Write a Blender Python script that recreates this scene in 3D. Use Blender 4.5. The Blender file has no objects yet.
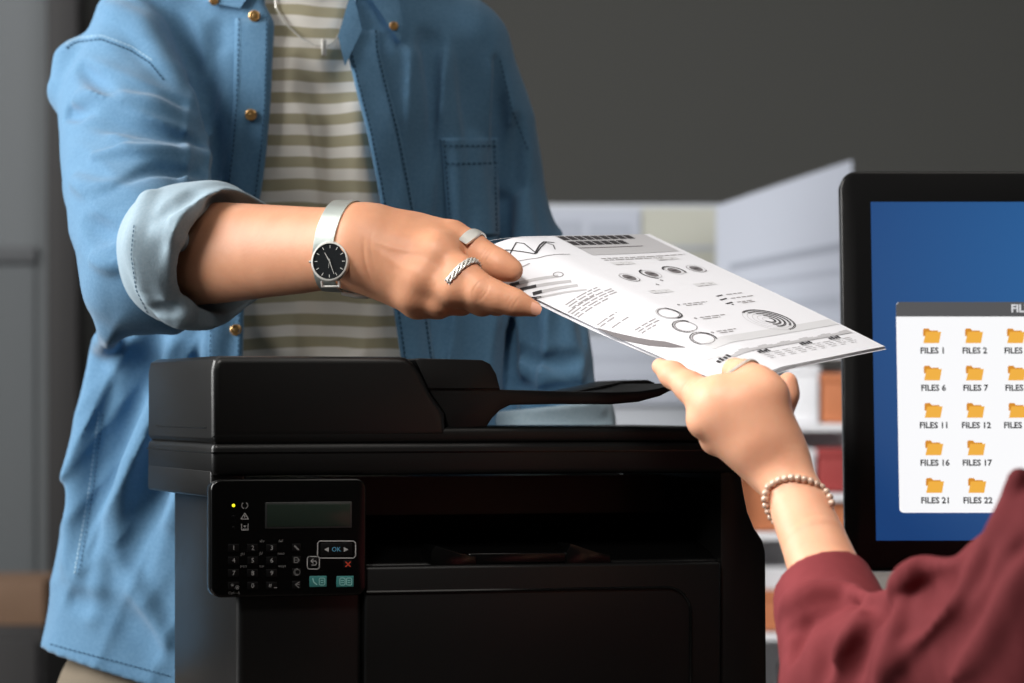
import bpy, bmesh, math, random
import numpy as np
from mathutils import Vector, Matrix, Euler
C = bpy.context.scene.collection
sc = bpy.context.scene
random.seed(4); rng = np.random.RandomState(7)

# ------------------------------------------------------------------ camera, world, lights
F = 3500.0; EYE = 1.018; HZ = 400.0        # focal length in px, eye height, horizon row
cd = bpy.data.cameras.new('camera'); cam = bpy.data.objects.new('camera', cd); C.objects.link(cam)
cam.location = (0, 0, EYE); cam.rotation_euler = (math.pi/2, 0, 0)
cd.sensor_width = 36; cd.lens = F*36/1024; cd.shift_y = (HZ-341.5)/1024; cd.clip_end = 50
cd.dof.use_dof = True; cd.dof.focus_distance = 2.97; cd.dof.aperture_fstop = 5.8
sc.camera = cam
w = bpy.data.worlds.new('world'); sc.world = w; w.use_nodes = True
w.node_tree.nodes['Background'].inputs[0].default_value = (0.80, 0.90, 1.0, 1)
w.node_tree.nodes['Background'].inputs[1].default_value = 0.12
def area(name, loc, target, sx, sy, power, col):
    l = bpy.data.lights.new(name, 'AREA'); l.shape = 'RECTANGLE'; l.size = sx; l.size_y = sy
    l.energy = power; l.color = col
    o = bpy.data.objects.new(name, l); C.objects.link(o); o.location = loc
    o.rotation_euler = (Vector(target)-Vector(loc)).to_track_quat('-Z', 'Y').to_euler(); return o
area('window_daylight', (-2.2, 3.0, 2.0), (-0.1, 3.2, 1.1), 1.4, 1.5, 104, (1.0, 0.99, 0.97))
area('overhead_fill', (0.7, 2.6, 2.55), (0.3, 3.0, 1.0), 0.9, 0.9, 6, (1.0, 0.95, 0.88))  # added fill light from overhead, out of view
area('shelf_fill', (0.75, 3.9, 1.66), (0.40, 5.1, .95), 0.9, 0.22, 8, (0.97, 0.97, 1.0))  # added light, unseen, to brighten the shelf bays
area('far_ceiling_lamp', (-.6, 4.6, 2.7), (-.9, 5.6, 1.0), 1.4, 0.8, 12, (0.97, 0.97, 1.0))
sp = bpy.data.lights.new('hand_fill_spot', 'SPOT'); sp.energy = 92; sp.spot_size = math.radians(38); sp.spot_blend = .8; sp.shadow_soft_size = .16; sp.color = (1.0, .96, .91)  # added spot, unseen, aimed to brighten the hands and page
so = bpy.data.objects.new('hand_fill_spot', sp); C.objects.link(so); so.location = (-.35, 1.95, 2.0); so.rotation_euler = (Vector((.14, 2.82, 1.04))-so.location).to_track_quat('-Z', 'Y').to_euler()
sc.view_settings.view_transform = 'Standard'; sc.view_settings.look = 'None'
sc.view_settings.exposure = 0.0; sc.view_settings.gamma = 1.0; sc.view_settings.use_curve_mapping = False

# ------------------------------------------------------------------ helpers: points, materials, meshes
def W(px, py, Y): return np.array([(px-512)*Y/F, Y, EYE+(HZ-py)*Y/F])
def lin(c): return tuple((v/12.92 if v <= .04045 else ((v+.055)/1.055)**2.4) for v in [q/255. for q in c])
def mat(name, rgb, rough=.5, metal=0, spec=.5, emit=0, sss=0, bump=None, var=None, coat=0, sheen=0):
    m = bpy.data.materials.new(name); m.use_nodes = True; nt = m.node_tree
    b = nt.nodes['Principled BSDF']; col = lin(rgb)+(1,)
    b.inputs['Base Color'].default_value = col; b.inputs['Roughness'].default_value = rough
    b.inputs['Metallic'].default_value = metal; b.inputs['Specular IOR Level'].default_value = spec
    b.inputs['Coat Weight'].default_value = coat
    if sheen: b.inputs['Sheen Weight'].default_value = sheen
    if emit:
        b.inputs['Emission Color'].default_value = col; b.inputs['Emission Strength'].default_value = emit
    if sss:
        b.inputs['Subsurface Weight'].default_value = sss
        b.inputs['Subsurface Radius'].default_value = (.012, .004, .002); b.inputs['Subsurface Scale'].default_value = .6
    tc = nt.nodes.new('ShaderNodeTexCoord')
    if var:                                    # (scale, amount, second colour)
        n = nt.nodes.new('ShaderNodeTexNoise'); n.inputs['Scale'].default_value = var[0]; n.inputs['Detail'].default_value = 5
        nt.links.new(tc.outputs['Object'], n.inputs['Vector'])
        r = nt.nodes.new('ShaderNodeMapRange'); r.inputs[1].default_value = .35; r.inputs[2].default_value = .65; r.inputs[4].default_value = var[1]
        nt.links.new(n.outputs[0], r.inputs[0])
        mx = nt.nodes.new('ShaderNodeMix'); mx.data_type = 'RGBA'; mx.inputs[6].default_value = col; mx.inputs[7].default_value = lin(var[2])+(1,)
        nt.links.new(r.outputs[0], mx.inputs[0]); nt.links.new(mx.outputs[2], b.inputs['Base Color'])
    if bump:                                   # (scale, strength, distance)
        n = nt.nodes.new('ShaderNodeTexNoise'); n.inputs['Scale'].default_value = bump[0]; n.inputs['Detail'].default_value = 3
        nt.links.new(tc.outputs['Object'], n.inputs['Vector'])
        bp = nt.nodes.new('ShaderNodeBump'); bp.inputs['Strength'].default_value = bump[1]; bp.inputs['Distance'].default_value = bump[2]
        nt.links.new(n.outputs[0], bp.inputs['Height']); nt.links.new(bp.outputs[0], b.inputs['Normal'])
    return m
M = {}
M['skin'] = mat('skin', (208, 150, 117), .5, spec=.35, sss=.15, bump=(260, .3, .0006), var=(35, .5, (192, 132, 100)))
M['skin_w'] = mat('skin_light', (229, 172, 140), .48, spec=.35, sss=.25, bump=(300, .2, .0005), var=(35, .45, (216, 150, 118)))
M['nail'] = mat('nail', (216, 160, 136), .28, spec=.5)
M['hair'] = mat('hair', (48, 34, 26), .5, bump=(300, .5, .002))
M['denim'] = mat('denim', (98, 140, 173), .85, spec=.2, sheen=.25, bump=(700, .35, .0008), var=(380, .55, (78, 121, 156)))
M['denim_in'] = mat('denim_inside', (160, 180, 192), .85, spec=.2, sheen=.15, bump=(700, .35, .0008), var=(380, .5, (142, 166, 181)))
M['stitch'] = mat('stitch', (44, 74, 98), .9, spec=.1)
M['stitch_l'] = mat('stitch_light', (170, 198, 214), .9, spec=.1)
M['brass'] = mat('brass_button', (190, 150, 95), .35, metal=.7)
M['khaki'] = mat('khaki_cotton', (122, 112, 98), .9, spec=.1, bump=(500, .3, .0008))
M['maroon'] = mat('burgundy_cotton', (126, 55, 59), .85, spec=.15, bump=(600, .2, .0006), var=(60, .4, (112, 46, 50)))
M['silver'] = mat('silver', (214, 212, 206), .36, metal=.6)
M['silver_mesh'] = mat('silver_mesh', (198, 205, 200), .38, metal=.85, bump=(1500, .6, .0004))
M['dial'] = mat('watch_dial', (22, 24, 26), .25)
M['pearl'] = mat('bead', (214, 186, 166), .25, metal=.25, coat=.3)
M['paper'] = mat('paper', (214, 214, 219), .75, spec=.2)
M['ink'] = mat('ink', (54, 52, 54), .7, spec=.2); M['ink2'] = mat('ink_mid', (112, 108, 110), .7, spec=.2)
M['inkt'] = mat('ink_text', (146, 143, 145), .7, spec=.2); M['ink3'] = mat('ink_pale', (176, 175, 178), .7, spec=.2); M['ink4'] = mat('ink_faint', (198, 198, 201), .7, spec=.2)
M['black'] = mat('black_plastic', (9, 9, 9), .38, spec=.4, bump=(900, .12, .0004))
M['black_lit'] = mat('black_plastic_lit', (14, 14, 14), .36, spec=.5, bump=(900, .2, .0004))  # same black made lighter: brightness of the lit left side put into the colour
M['gloss'] = mat('black_gloss_plastic', (5, 5, 5), .2, spec=.4)
M['bezel'] = mat('black_bezel', (6, 6, 7), .25, spec=.35)
M['key'] = mat('key_rubber', (7, 7, 8), .6, spec=.15)
M['print'] = mat('printed_mark', (165, 165, 165), .5); M['printdim'] = mat('printed_mark_dim', (118, 118, 118), .5)
M['lcd'] = mat('lcd_glass', (34, 44, 38), .2); M['lcdframe'] = mat('lcd_frame', (44, 45, 45), .3)
M['led'] = mat('yellow_led', (235, 225, 30), .3, emit=1.3)
M['teal'] = mat('teal_key', (52, 120, 118), .45); M['tealmark'] = mat('teal_mark', (150, 205, 200), .5)
M['redmark'] = mat('red_mark', (190, 62, 40), .5); M['bluemark'] = mat('blue_mark', (95, 165, 200), .5)
M['white'] = mat('white_paint', (240, 240, 242), .6); M['panelwhite'] = mat('partition_white', (188, 192, 198), .7); M['doordark'] = mat('door_lower_paint', (88, 92, 94), .6); M['rail'] = mat('rail_grey', (84, 86, 88), .5); M['cream'] = mat('cream_card', (186, 186, 174), .8)
M['sheetbg'] = mat('plan_paper', (182, 187, 198), .8)
M['sheetmark'] = mat('plan_mark', (150, 155, 166), .8); M['sheetmark2'] = mat('plan_mark_pale', (168, 173, 184), .8); M['orange'] = mat('orange_card', (196, 120, 78), .7); M['greybox'] = mat('grey_card', (132, 126, 120), .8); M['red'] = mat('red_card', (160, 60, 58), .7)
M['tan'] = mat('tan_wood', (116, 90, 70), .7, var=(12, .5, (100, 76, 56)))
M['deskwood'] = mat('dark_desk', (58, 50, 46), .5, var=(14, .5, (44, 38, 35)))
M['wall'] = mat('wall_paint', (84, 84, 81), .9, spec=.2, bump=(60, .05, .002))
M['door'] = mat('door_paint', (104, 108, 110), .6); M['frame'] = mat('door_frame_paint', (34, 32, 32), .6)
M['floor'] = mat('floor_boards', (70, 66, 62), .6, var=(5, .5, (60, 56, 52)))
M['ceil'] = mat('ceiling_paint', (190, 190, 188), .9)
M['stand'] = mat('stand_metal', (120, 116, 112), .35, metal=.6)
M['shoe'] = mat('shoe_leather', (50, 40, 34), .5)

def stripes():
    m = mat('striped_jersey', (205, 200, 190), .9, spec=.1); nt = m.node_tree; b = nt.nodes['Principled BSDF']
    g = nt.nodes.new('ShaderNodeNewGeometry'); s = nt.nodes.new('ShaderNodeSeparateXYZ'); nt.links.new(g.outputs['Position'], s.inputs[0])
    n = nt.nodes.new('ShaderNodeTexNoise'); n.inputs['Scale'].default_value = 9; nt.links.new(g.outputs['Position'], n.inputs['Vector'])
    def mth(op, a, bb, v=None):
        q = nt.nodes.new('ShaderNodeMath'); q.operation = op
        for i, z in enumerate((a, bb)):
            if z is None: continue
            if isinstance(z, (int, float)): q.inputs[i].default_value = z
            else: nt.links.new(z, q.inputs[i])
        return q.outputs[0]
    z = mth('ADD', s.outputs['Z'], mth('MULTIPLY', n.outputs[0], .016))
    f = mth('FRACT', mth('DIVIDE', z, .0212), None)
    sm = nt.nodes.new('ShaderNodeMapRange'); sm.inputs[1].default_value = .44; sm.inputs[2].default_value = .56
    d = mth('ABSOLUTE', mth('SUBTRACT', f, .5), None)
    sm.inputs[1].default_value = .23; sm.inputs[2].default_value = .27; nt.links.new(d, sm.inputs[0])
    mx = nt.nodes.new('ShaderNodeMix'); mx.data_type = 'RGBA'
    mx.inputs[6].default_value = lin((234, 230, 222))+(1,); mx.inputs[7].default_value = lin((176, 169, 143))+(1,)
    nt.links.new(sm.outputs[0], mx.inputs[0]); nt.links.new(mx.outputs[2], b.inputs['Base Color'])
    n2 = nt.nodes.new('ShaderNodeTexNoise'); n2.inputs['Scale'].default_value = 700; nt.links.new(g.outputs['Position'], n2.inputs['Vector'])
    bp = nt.nodes.new('ShaderNodeBump'); bp.inputs['Strength'].default_value = .3; bp.inputs['Distance'].default_value = .0008
    nt.links.new(n2.outputs[0], bp.inputs['Height']); nt.links.new(bp.outputs[0], b.inputs['Normal'])
    return m
M['jersey'] = stripes()

class G:
    """collects verts, faces and material slots of one mesh"""
    def __init__(s): s.v = []; s.f = []; s.m = []; s.mats = []; s.n = 0
    def slot(s, m):
        if m not in s.mats: s.mats.append(m)
        return s.mats.index(m)
    def add(s, v, f, m, mtx=None):
        v = np.asarray(v, float).reshape(-1, 3)
        if mtx is not None: v = v @ np.array(mtx.to_3x3()).T + np.array(mtx.translation)
        k = s.slot(m); s.v.append(v); s.f += [tuple(int(i)+s.n for i in q) for q in f]; s.m += [k]*len(f); s.n += len(v)
    def addnp(s, v, q, m):                       # big quad arrays
        s.add(v, q.tolist(), m)
    def bm(s, b, m, mtx=None):
        b.verts.index_update()
        s.add([x.co[:] for x in b.verts], [[x.index for x in f.verts] for f in b.faces], m, mtx); b.free()
    def build(s, name, parent=None, smooth=True, angle=35, off=None):
        me = bpy.data.meshes.new(name); v = np.concatenate(s.v)
        if off is not None: v = v-np.array(off)
        elif parent is not None and not is_local(parent): v = v-np.array(root_loc(parent))
        me.from_pydata(v.tolist(), [], s.f)
        for m in s.mats: me.materials.append(M[m])
        me.polygons.foreach_set('material_index', s.m)
        if smooth:
            me.polygons.foreach_set('use_smooth', [True]*len(s.f))
            if angle < 180: me.set_sharp_from_angle(angle=math.radians(angle))
        me.update(); o = bpy.data.objects.new(name, me); C.objects.link(o)
        if parent is not None: o.parent = parent
        elif off is not None: o.location = off
        return o
def is_local(o):
    while o is not None:
        if o.get('_local'): return True
        o = o.parent
    return False
def root_loc(o):
    p = Vector((0, 0, 0))
    while o is not None: p += o.location; o = o.parent
    return p
def thing(name, label, cat, loc=(0, 0, 0), rot=(0, 0, 0), group=None):
    o = bpy.data.objects.new(name, None); C.objects.link(o); o.location = loc; o.rotation_euler = rot
    o.empty_display_size = .05
    o['label'] = label; o['category'] = cat
    if group: o['group'] = group
    return o
def tag(o, label, cat, group=None, kind=None):
    o['label'] = label; o['category'] = cat
    if group: o['group'] = group
    if kind: o['kind'] = kind
    return o
def struct(o): o['kind'] = 'structure'; return o
def rbox(g, x0, x1, y0, y1, z0, z1, r, m, seg=3, mtx=None):
    b = bmesh.new(); bmesh.ops.create_cube(b, size=1)
    for v in b.verts: v.co = Vector(((x0+x1)/2+v.co.x*(x1-x0), (y0+y1)/2+v.co.y*(y1-y0), (z0+z1)/2+v.co.z*(z1-z0)))
    if r > 0: bmesh.ops.bevel(b, geom=b.edges[:], offset=min(r, .49*min(x1-x0, y1-y0, z1-z0)), segments=seg, profile=.5, affect='EDGES', clamp_overlap=True)
    g.bm(b, m, mtx)
def prism(g, prof, a0, a1, m, axis='y', r=0, seg=2, mtx=None):
    """prof: list of (x,z) (axis y) or (x,y) (axis z); extruded from a0 to a1"""
    b = bmesh.new()
    def P(p, a): return (p[0], a, p[1]) if axis == 'y' else ((p[0], p[1], a) if axis == 'z' else (a, p[0], p[1]))
    v0 = [b.verts.new(P(p, a0)) for p in prof]; v1 = [b.verts.new(P(p, a1)) for p in prof]
    n = len(prof); b.faces.new(v0); b.faces.new(v1[::-1])
    for i in range(n): b.faces.new((v0[i], v1[i], v1[(i+1) % n], v0[(i+1) % n]))
    bmesh.ops.recalc_face_normals(b, faces=b.faces[:])
    if r > 0:
        fs = [f for f in b.faces if len(f.verts) == n]
        es = set(e for f in fs for e in f.edges)
        bmesh.ops.bevel(b, geom=list(es), offset=r, segments=seg, profile=.5, affect='EDGES', clamp_overlap=True)
    bmesh.ops.triangulate(b, faces=[f for f in b.faces if len(f.verts) > 4])
    g.bm(b, m, mtx)
def rrect(x0, x1, y0, y1, r, n=5):
    out = []
    for cx, cy, a in ((x1-r, y1-r, 0), (x0+r, y1-r, 90), (x0+r, y0+r, 180), (x1-r, y0+r, 270)):
        for i in range(n+1):
            t = math.radians(a+90*i/n); out.append((cx+r*math.cos(t), cy+r*math.sin(t)))
    return out
def frame_of(d):
    d = np.asarray(d, float); d = d/np.linalg.norm(d); u = np.array([0, 0, 1.]) if abs(d[2]) < .9 else np.array([1., 0, 0])
    a = np.cross(u, d); a /= np.linalg.norm(a); return d, a, np.cross(d, a)
def tube(g, pts, r, m, seg=8, closed=False, caps=True):
    pts = [np.asarray(p, float) for p in pts]; n = len(pts); V = []; Fc = []
    rr = r if hasattr(r, '__len__') else [r]*n
    up = None
    for i in range(n):
        if closed: d = pts[(i+1) % n]-pts[i-1]
        else: d = pts[min(i+1, n-1)]-pts[max(i-1, 0)]
        d, a, b = frame_of(d)
        if up is not None:
            a = up-d*np.dot(up, d); a /= np.linalg.norm(a)+1e-12; b = np.cross(d, a)
        up = a
        for k in range(seg):
            t = 2*math.pi*k/seg; V.append(pts[i]+rr[i]*(math.cos(t)*a+math.sin(t)*b))
    for i in range(n if closed else n-1):
        j = (i+1) % n
        for k in range(seg):
            l = (k+1) % seg; Fc.append((i*seg+k, i*seg+l, j*seg+l, j*seg+k))
    if not closed and caps: Fc += [tuple(range(seg))[::-1], tuple(range((n-1)*seg, n*seg))]
    g.add(V, Fc, m)
def ball(g, c, r, m, seg=16, rings=10, mtx=None):
    b = bmesh.new(); bmesh.ops.create_uvsphere(b, u_segments=seg, v_segments=rings, radius=1)
    rr = r if hasattr(r, '__len__') else (r, r, r)
    for v in b.verts: v.co = Vector((v.co.x*rr[0], v.co.y*rr[1], v.co.z*rr[2]))
    mm = Matrix.Translation(Vector(c)) if mtx is None else Matrix.Translation(Vector(c)) @ mtx.to_4x4()
    g.bm(b, m, mm)
def lathe(g, prof, m, c=(0, 0, 0), d=(0, 0, 1), seg=32):
    dd, a, b = frame_of(d); V = []; Fc = []; c = np.asarray(c, float)
    for r, h in prof:
        for k in range(seg):
            t = 2*math.pi*k/seg; V.append(c+dd*h+r*(math.cos(t)*a+math.sin(t)*b))
    for i in range(len(prof)-1):
        for k in range(seg):
            l = (k+1) % seg; Fc.append((i*seg+k, i*seg+l, (i+1)*seg+l, (i+1)*seg+k))
    g.add(V, Fc, m)
_tc = {}
def text_mesh(s, size=1.0, bold=0.0):
    key = (s, bold)
    if key not in _tc:
        cu = bpy.data.curves.new('t', 'FONT'); cu.body = s; cu.size = 1; cu.align_x = 'CENTER'; cu.align_y = 'CENTER'; cu.resolution_u = 2; cu.offset = bold
        o = bpy.data.objects.new('t', cu); C.objects.link(o)
        dg = bpy.context.evaluated_depsgraph_get(); me = o.evaluated_get(dg).to_mesh()
        _tc[key] = (np.array([v.co[:] for v in me.vertices]).reshape(-1, 3), [tuple(p.vertices) for p in me.polygons])
        bpy.data.objects.remove(o); bpy.data.curves.remove(cu)
    v, f = _tc[key]; return v*size, f

# ------------------------------------------------------------------ distance fields -> smooth continuous surfaces
class Field:
    def __init__(s, lo, hi, h):
        s.lo = np.array(lo, np.float64); s.h = h; s.n = np.ceil((np.array(hi)-s.lo)/h).astype(int)+1
        s.D = np.full(s.n, .08, np.float32)
    def blank(s):
        t = Field.__new__(Field); t.lo, t.h, t.n = s.lo, s.h, s.n; t.D = np.full(s.n, .08, np.float32); return t
    def box(s, lo, hi):
        i0 = np.clip(np.floor((np.array(lo)-s.lo)/s.h).astype(int), 0, s.n); i1 = np.clip(np.ceil((np.array(hi)-s.lo)/s.h).astype(int)+1, 0, s.n)
        if np.any(i1 <= i0): return None
        ax = [(s.lo[a]+s.h*np.arange(i0[a], i1[a])).astype(np.float32) for a in range(3)]
        return tuple(slice(i0[a], i1[a]) for a in range(3)), ax[0][:, None, None], ax[1][None, :, None], ax[2][None, None, :]
    def blend(s, sl, d, k, mode):
        A = s.D[sl]
        if mode == 'sub': A = -A
        if k > 0:
            hh = np.maximum(k-np.abs(A-d), 0)/k; R = np.minimum(A, d)-hh*hh*k*.25
        else: R = np.minimum(A, d)
        s.D[sl] = -R if mode == 'sub' else R
    def cone(s, a, ra, b, rb, k=.01, mode='add', flat=None):
        """capsule with radius ra at a and rb at b; flat=(axis, factor) squeezes it along axis"""
        a = np.asarray(a, float); b = np.asarray(b, float); m = max(ra, rb)+k+.012
        q = s.box(np.minimum(a, b)-m, np.maximum(a, b)+m)
        if q is None: return
        sl, x, y, z = q; e = b-a; L = max(float(e @ e), 1e-12)
        px, py, pz = x-a[0], y-a[1], z-a[2]
        t = np.clip((px*e[0]+py*e[1]+pz*e[2])/L, 0, 1)
        qx, qy, qz = px-t*e[0], py-t*e[1], pz-t*e[2]; r = ra+(rb-ra)*t
        if flat is None: d = np.sqrt(qx*qx+qy*qy+qz*qz)-r
        else:
            n = np.asarray(flat[0], float); n = n/np.linalg.norm(n); u = qx*n[0]+qy*n[1]+qz*n[2]; w2 = (1/flat[1]**2-1)
            d = (np.sqrt(np.maximum(qx*qx+qy*qy+qz*qz+u*u*w2, 0))-r)*(.5+.5*flat[1])
        s.blend(sl, d.astype(np.float32), k, mode)
    def chain(s, pts, k=.01, mode='add', flat=None):
        P = np.array([p[0] for p in pts]); R = [p[1] for p in pts]; m = max(R)+k+.012; q = s.box(P.min(0)-m, P.max(0)+m)
        if q is None: return
        sl, x, y, z = q; best = None
        for a, ra, b, rb in zip(P[:-1], R[:-1], P[1:], R[1:]):
            e = b-a; L = max(float(e @ e), 1e-12); px, py, pz = x-a[0], y-a[1], z-a[2]
            t = np.clip((px*e[0]+py*e[1]+pz*e[2])/L, 0, 1); qx, qy, qz = px-t*e[0], py-t*e[1], pz-t*e[2]; r = ra+(rb-ra)*t
            d = qx*qx+qy*qy+qz*qz
            if flat is None: d = np.sqrt(d)-r
            else:
                n = np.asarray(flat[0], float); n = n/np.linalg.norm(n); u = qx*n[0]+qy*n[1]+qz*n[2]
                d = (np.sqrt(np.maximum(d+u*u*(1/flat[1]**2-1), 0))-r)*(.5+.5*flat[1])
            best = d if best is None else np.minimum(best, d)
        s.blend(sl, best.astype(np.float32), k, mode)
    def whole(s): return s.box(s.lo, s.lo+s.h*(s.n-1))
    def sample(s, p):
        u = (np.asarray(p)-s.lo)/s.h; u = np.clip(u, 0, np.array(s.n)-1.001); i = u.astype(int); f = u-i; r = 0
        for dx in (0, 1):
            for dy in (0, 1):
                for dz in (0, 1):
                    wgt = (f[:, 0] if dx else 1-f[:, 0])*(f[:, 1] if dy else 1-f[:, 1])*(f[:, 2] if dz else 1-f[:, 2])
                    r = r+wgt*s.D[i[:, 0]+dx, i[:, 1]+dy, i[:, 2]+dz]
        return r
    def hit(s, px, py, step=.002):
        """depth Y where the sight line through (px,py) meets the surface"""
        px = np.atleast_1d(np.asarray(px, float)); py = np.atleast_1d(np.asarray(py, float))
        Y = np.full(len(px), s.lo[1]+s.h); done = np.zeros(len(px), bool); prev = np.full(len(px), .05); Ymax = s.lo[1]+s.h*(s.n[1]-2)
        out = np.full(len(px), np.nan)
        while Y[0] < Ymax:
            P = np.stack([(px-512)*Y/F, Y, EYE+(HZ-py)*Y/F], 1); d = s.sample(P); new = (d < 0) & ~done
            out[new] = Y[new]-step+step*prev[new]/(prev[new]-d[new]+1e-9); done |= new; prev = d; Y = Y+step
        return out
    def mesh(s, smooth=1):
        D = s.D; nx, ny, nz = D.shape; off = [(i, j, k) for i in (0, 1) for j in (0, 1) for k in (0, 1)]
        ins = D < 0; cnt = np.zeros((nx-1, ny-1, nz-1), np.int8)
        for i, j, k in off: cnt += ins[i:nx-1+i, j:ny-1+j, k:nz-1+k]
        idx = np.argwhere((cnt > 0) & (cnt < 8)); N = len(idx)
        val = np.stack([D[idx[:, 0]+i, idx[:, 1]+j, idx[:, 2]+k] for i, j, k in off], 1); O = np.array(off, float)
        acc = np.zeros((N, 3)); c = np.zeros(N)
        for a in range(8):
            for b in range(a+1, 8):
                if np.abs(O[a]-O[b]).sum() != 1: continue
                cr = (val[:, a] < 0) != (val[:, b] < 0); t = val[:, a]/(val[:, a]-val[:, b]+1e-20)
                acc[cr] += O[a]+(O[b]-O[a])*t[cr, None]; c[cr] += 1
        V = (idx+acc/c[:, None])*s.h+s.lo
        vid = np.full(cnt.shape, -1, np.int64); vid[idx[:, 0], idx[:, 1], idx[:, 2]] = np.arange(N); Q = []
        for ax in range(3):
            A = np.moveaxis(ins, ax, 0); I = np.moveaxis(vid, ax, 0)
            e = A[:-1, 1:-1, 1:-1] != A[1:, 1:-1, 1:-1]; w_ = np.argwhere(e); i, j, k = w_[:, 0], w_[:, 1]+1, w_[:, 2]+1
            q = np.stack([I[i, j-1, k-1], I[i, j, k-1], I[i, j, k], I[i, j-1, k]], 1)
            fl = A[i, j, k]; fl = ~fl if ax == 1 else fl
            q[~fl] = q[~fl][:, ::-1]; Q.append(q)
        Q = np.concatenate(Q)
        if (Q < 0).any(): Q = Q[(Q >= 0).all(1)]
        for _ in range(smooth):
            S = np.zeros_like(V); n = np.zeros(N)
            for a in range(4):
                np.add.at(S, Q[:, a], V[Q[:, a-1]]); np.add.at(n, Q[:, a], 1)
                np.add.at(S, Q[:, a-1], V[Q[:, a]]); np.add.at(n, Q[:, a-1], 1)
            V = .5*V+.5*S/np.maximum(n, 1)[:, None]
        return V, Q
def srad(fld, c, e, lo=.004, hi=.05):
    """distance from c along e to the skin of fld"""
    r = np.arange(lo, hi, .0003); d = fld.sample(np.asarray(c)+np.asarray(e)*r[:, None]); k = np.argmax(d > 0); return float(r[k]) if d[k] > 0 else lo
def patch(g, fld, c, n, m_, off, m, skirt=.003):
    """a cloth patch with corners c (px,py) x4 laid on the surface of fld, off metres proud of it"""
    c = np.array(c, float); U, Vv = np.meshgrid(np.linspace(0, 1, n), np.linspace(0, 1, m_), indexing='ij'); U = U.ravel()[:, None]; Vv = Vv.ravel()[:, None]
    P = (1-U)*(1-Vv)*c[0]+U*(1-Vv)*c[1]+U*Vv*c[2]+(1-U)*Vv*c[3]
    strip_pts(g, fld, P, n, m_, off, m, skirt)
def strip_pts(g, fld, P, n, m_, off, m, skirt):
    Y = fld.hit(P[:, 0], P[:, 1]); ok = ~np.isnan(Y)
    if not ok.any(): return
    Y[~ok] = np.nanmedian(Y)
    def pos(o): Yo = Y-o; return np.stack([(P[:, 0]-512)*Yo/F, Yo, EYE+(HZ-P[:, 1])*Yo/F], 1)
    top = pos(off); bot = pos(-skirt); K = n*m_; Fc = []
    for i in range(n-1):
        for j in range(m_-1): Fc.append((i*m_+j, (i+1)*m_+j, (i+1)*m_+j+1, i*m_+j+1))
    ring = [i*m_ for i in range(n)]+[(n-1)*m_+j for j in range(1, m_)]+[i*m_+m_-1 for i in range(n-2, -1, -1)]+[j for j in range(m_-2, 0, -1)]
    for a, b in zip(ring, ring[1:]+ring[:1]): Fc.append((a, b, b+K, a+K)[::-1])
    g.add(np.concatenate([top, bot]), Fc, m)
def resample(pl, n):
    pl = np.array(pl, float); d = np.r_[0, np.cumsum(np.linalg.norm(np.diff(pl, axis=0), axis=1))]; t = np.linspace(0, d[-1], n)
    return np.stack([np.interp(t, d, pl[:, i]) for i in range(pl.shape[1])], 1)
def band(g, fld, left, right, n, m_, off, m, skirt=.003):
    A = resample(left, n); B = resample(right, n); t = np.linspace(0, 1, m_)
    P = (A[:, None, :]*(1-t)[None, :, None]+B[:, None, :]*t[None, :, None]).reshape(-1, 2)
    strip_pts(g, fld, P, n, m_, off, m, skirt)
def stitches(g, fld, pl, m, step=5.0, ln=3.2, wd=.9, off=.0012):
    pl = np.array(pl, float); L = np.linalg.norm(np.diff(pl, axis=0), axis=1).sum(); n = max(2, int(L/step)); P = resample(pl, n*4)
    for i in range(n):
        a = P[i*4]; b = P[min(i*4+3, len(P)-1)]; d = b-a; l = np.linalg.norm(d)
        if l < 1e-6: continue
        d /= l; nn = np.array([-d[1], d[0]])*wd/2; b = a+d*ln
        q = np.array([a-nn, b-nn, b+nn, a+nn]); Y = fld.hit(q[:, 0], q[:, 1])
        if np.isnan(Y).any(): continue
        Y = Y-off; g.add(np.stack([(q[:, 0]-512)*Y/F, Y, EYE+(HZ-q[:, 1])*Y/F], 1), [(0, 1, 2, 3)], m)
def ridge(fld, pl, r, h, k, mode='add', depth=None):
    """a soft fold (or valley) along the pixel polyline pl, standing h proud of the surface"""
    L = np.linalg.norm(np.diff(np.array(pl, float), axis=0), axis=1).sum(); n = max(7, int(L/7))
    pl = np.array(pl, float); t = np.linspace(0, 1, n); q = len(pl)-1
    # smooth the polyline (quadratic blend through three or more points)
    R = resample(pl, n); 
    for _ in range(2): R[1:-1] = .25*R[:-2]+.5*R[1:-1]+.25*R[2:]
    P = R; Y = fld.hit(P[:, 0], P[:, 1])
    if np.isnan(Y).all(): return
    Y = np.where(np.isnan(Y), np.nanmean(Y), Y)
    for _ in range(3): Y[1:-1] = .25*Y[:-2]+.5*Y[1:-1]+.25*Y[2:]
    sg = 1 if mode == 'add' else -1; e = np.sin(np.pi*np.clip(.06+.88*t, 0, 1))**.7; pts = []
    for i in range(n): r_ = r*(.4+.6*e[i]); pts.append((W(P[i, 0], P[i, 1], Y[i]+sg*(r_-h*e[i]+.001)), r_))
    fld.chain(pts, k, mode)

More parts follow.
